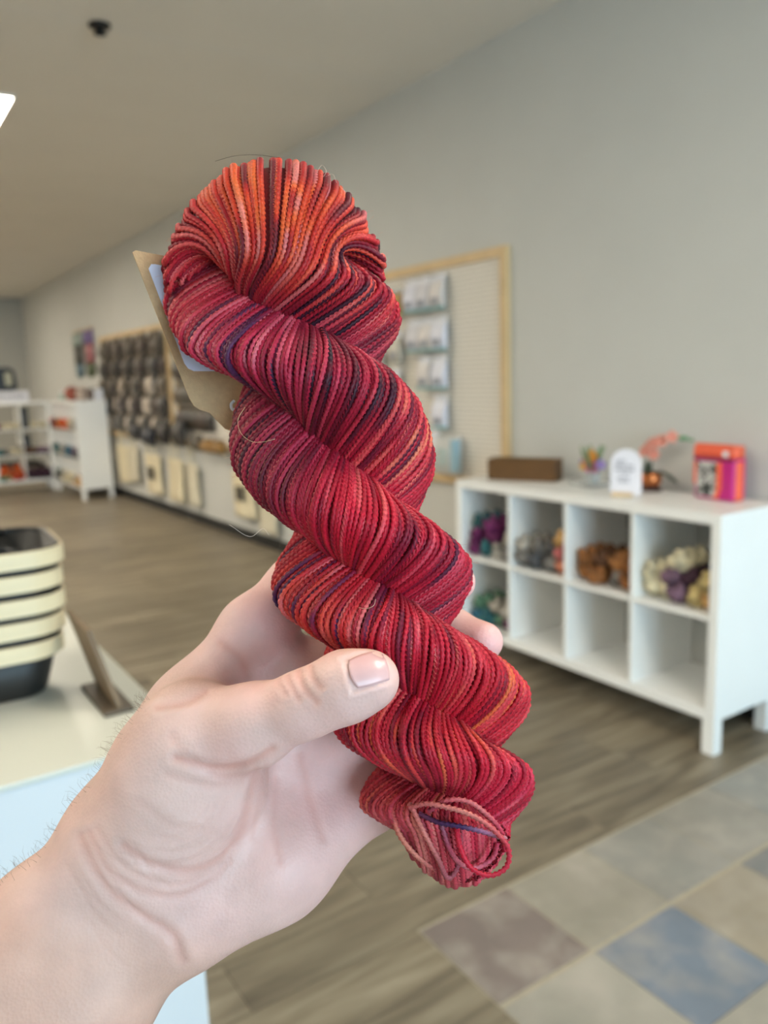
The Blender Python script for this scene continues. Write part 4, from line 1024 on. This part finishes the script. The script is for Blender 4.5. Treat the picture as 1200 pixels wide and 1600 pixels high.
def skin_material():
    m = bpy.data.materials.new('skin'); N, Lk, P = nodes(m)
    at = N.new('ShaderNodeAttribute'); at.attribute_name = 'dye'; tc = N.new('ShaderNodeTexCoord')
    nz = N.new('ShaderNodeTexNoise'); nz.inputs['Scale'].default_value = 90; nz.inputs['Detail'].default_value = 5; Lk.new(tc.outputs['Object'], nz.inputs['Vector'])
    mr = N.new('ShaderNodeMapRange'); mr.inputs[1].default_value = .3; mr.inputs[2].default_value = .7; mr.inputs[3].default_value = .93; mr.inputs[4].default_value = 1.06; Lk.new(nz.outputs[0], mr.inputs[0])
    mx = N.new('ShaderNodeVectorMath'); mx.operation = 'SCALE'; Lk.new(at.outputs['Color'], mx.inputs[0]); Lk.new(mr.outputs[0], mx.inputs['Scale'])
    Lk.new(mx.outputs[0], P.inputs['Base Color']); P.inputs['Roughness'].default_value = .48; P.inputs['Specular IOR Level'].default_value = .4
    P.inputs['Subsurface Weight'].default_value = .12; P.inputs['Subsurface Radius'].default_value = (1, .4, .25); P.inputs['Subsurface Scale'].default_value = .004
    vo = N.new('ShaderNodeTexVoronoi'); vo.inputs['Scale'].default_value = 900; Lk.new(tc.outputs['Object'], vo.inputs['Vector'])
    n2 = N.new('ShaderNodeTexNoise'); n2.inputs['Scale'].default_value = 420; n2.inputs['Detail'].default_value = 4; Lk.new(tc.outputs['Object'], n2.inputs['Vector'])
    ad = N.new('ShaderNodeMath'); ad.operation = 'ADD'; Lk.new(vo.outputs['Distance'], ad.inputs[0]); Lk.new(n2.outputs[0], ad.inputs[1])
    bp = N.new('ShaderNodeBump'); bp.inputs['Strength'].default_value = .3; bp.inputs['Distance'].default_value = .0003; Lk.new(ad.outputs[0], bp.inputs['Height']); Lk.new(bp.outputs[0], P.inputs['Normal'])
    return m
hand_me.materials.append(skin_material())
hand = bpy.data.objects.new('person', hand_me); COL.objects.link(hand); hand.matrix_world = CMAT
tag(hand, 'bare left hand and forearm reaching in from the lower left, gripping the skein', 'person')
# nail: a curved plate laid on the thumb tip
tree = BVHTree.FromPolygons([tuple(v) for v in HV], [tuple(map(int, q)) for q in HQ])
nv_, nu_ = 13, 15; vs = []; fs = []
for i in range(nu_):
    for j in range(nv_):
        a = -1 + 2 * i / (nu_ - 1); b = -1 + 2 * j / (nv_ - 1)
        ua = a * 30 * (1 - (.16 * b * b if a < 0 else .14 * b * b)); vb = b * 25 * (1 - .10 * max(0, -a) ** 2)
        px, py = nail_c + nd * ua + nn * vb
        r = _n(_d(px, py)); hit = tree.ray_cast(Vector((0, 0, 0)), Vector(r))
        q = np.array(hit[0]) if hit[0] is not None else P3(px, py, 190)
        vs.append(q - r * (.0006 - .0005 * (b * b)))
V2 = np.array(vs).reshape(nu_, nv_, 3)
for it in range(3): V2[1:-1, 1:-1] = .25 * (V2[:-2, 1:-1] + V2[2:, 1:-1] + V2[1:-1, :-2] + V2[1:-1, 2:])
for i in range(nu_ - 1):
    for j in range(nv_ - 1): fs.append((i * nv_ + j, i * nv_ + j + 1, (i + 1) * nv_ + j + 1, (i + 1) * nv_ + j))
no = part('thumb_nail', G().add(V2.reshape(-1, 3), fs), mat('nail_plate', (212, 168, 166), .25, .04, 200), hand, True)
so = no.modifiers.new('thick', 'SOLIDIFY'); so.thickness = .0005; so.offset = 0
no['label'] = 'pale pink thumb nail'
# fine hairs along the outer edge of the forearm
cand = np.where((np.abs(HN[:, 2]) < .45) & (HN[:, 0] < -.3) & (hp[:, 0] > -20) & (hp[:, 0] < 235) & (hp[:, 1] > 1090) & (hp[:, 1] < 1450))[0]
g = G(); rr = random.Random(9)
for i in rr.sample(list(cand), min(170, len(cand))):
    p = HV[i]; nrm = HN[i]; sw = np.array([.55, .55, rr.uniform(-.3, .3)]) * rr.uniform(.3, 1.0); ln = rr.uniform(.002, .0052)
    if rr.random() < .3: sw = -sw * .4
    g.tube([p - nrm * .0005, p + (nrm * .6 + sw * .3) * ln, p + (nrm * .85 + sw) * ln], [.00004, .000032, .000015], 3)
part('arm_hair', g, mat('fine_hair', (120, 96, 74), .6), hand, True, kind='stuff')
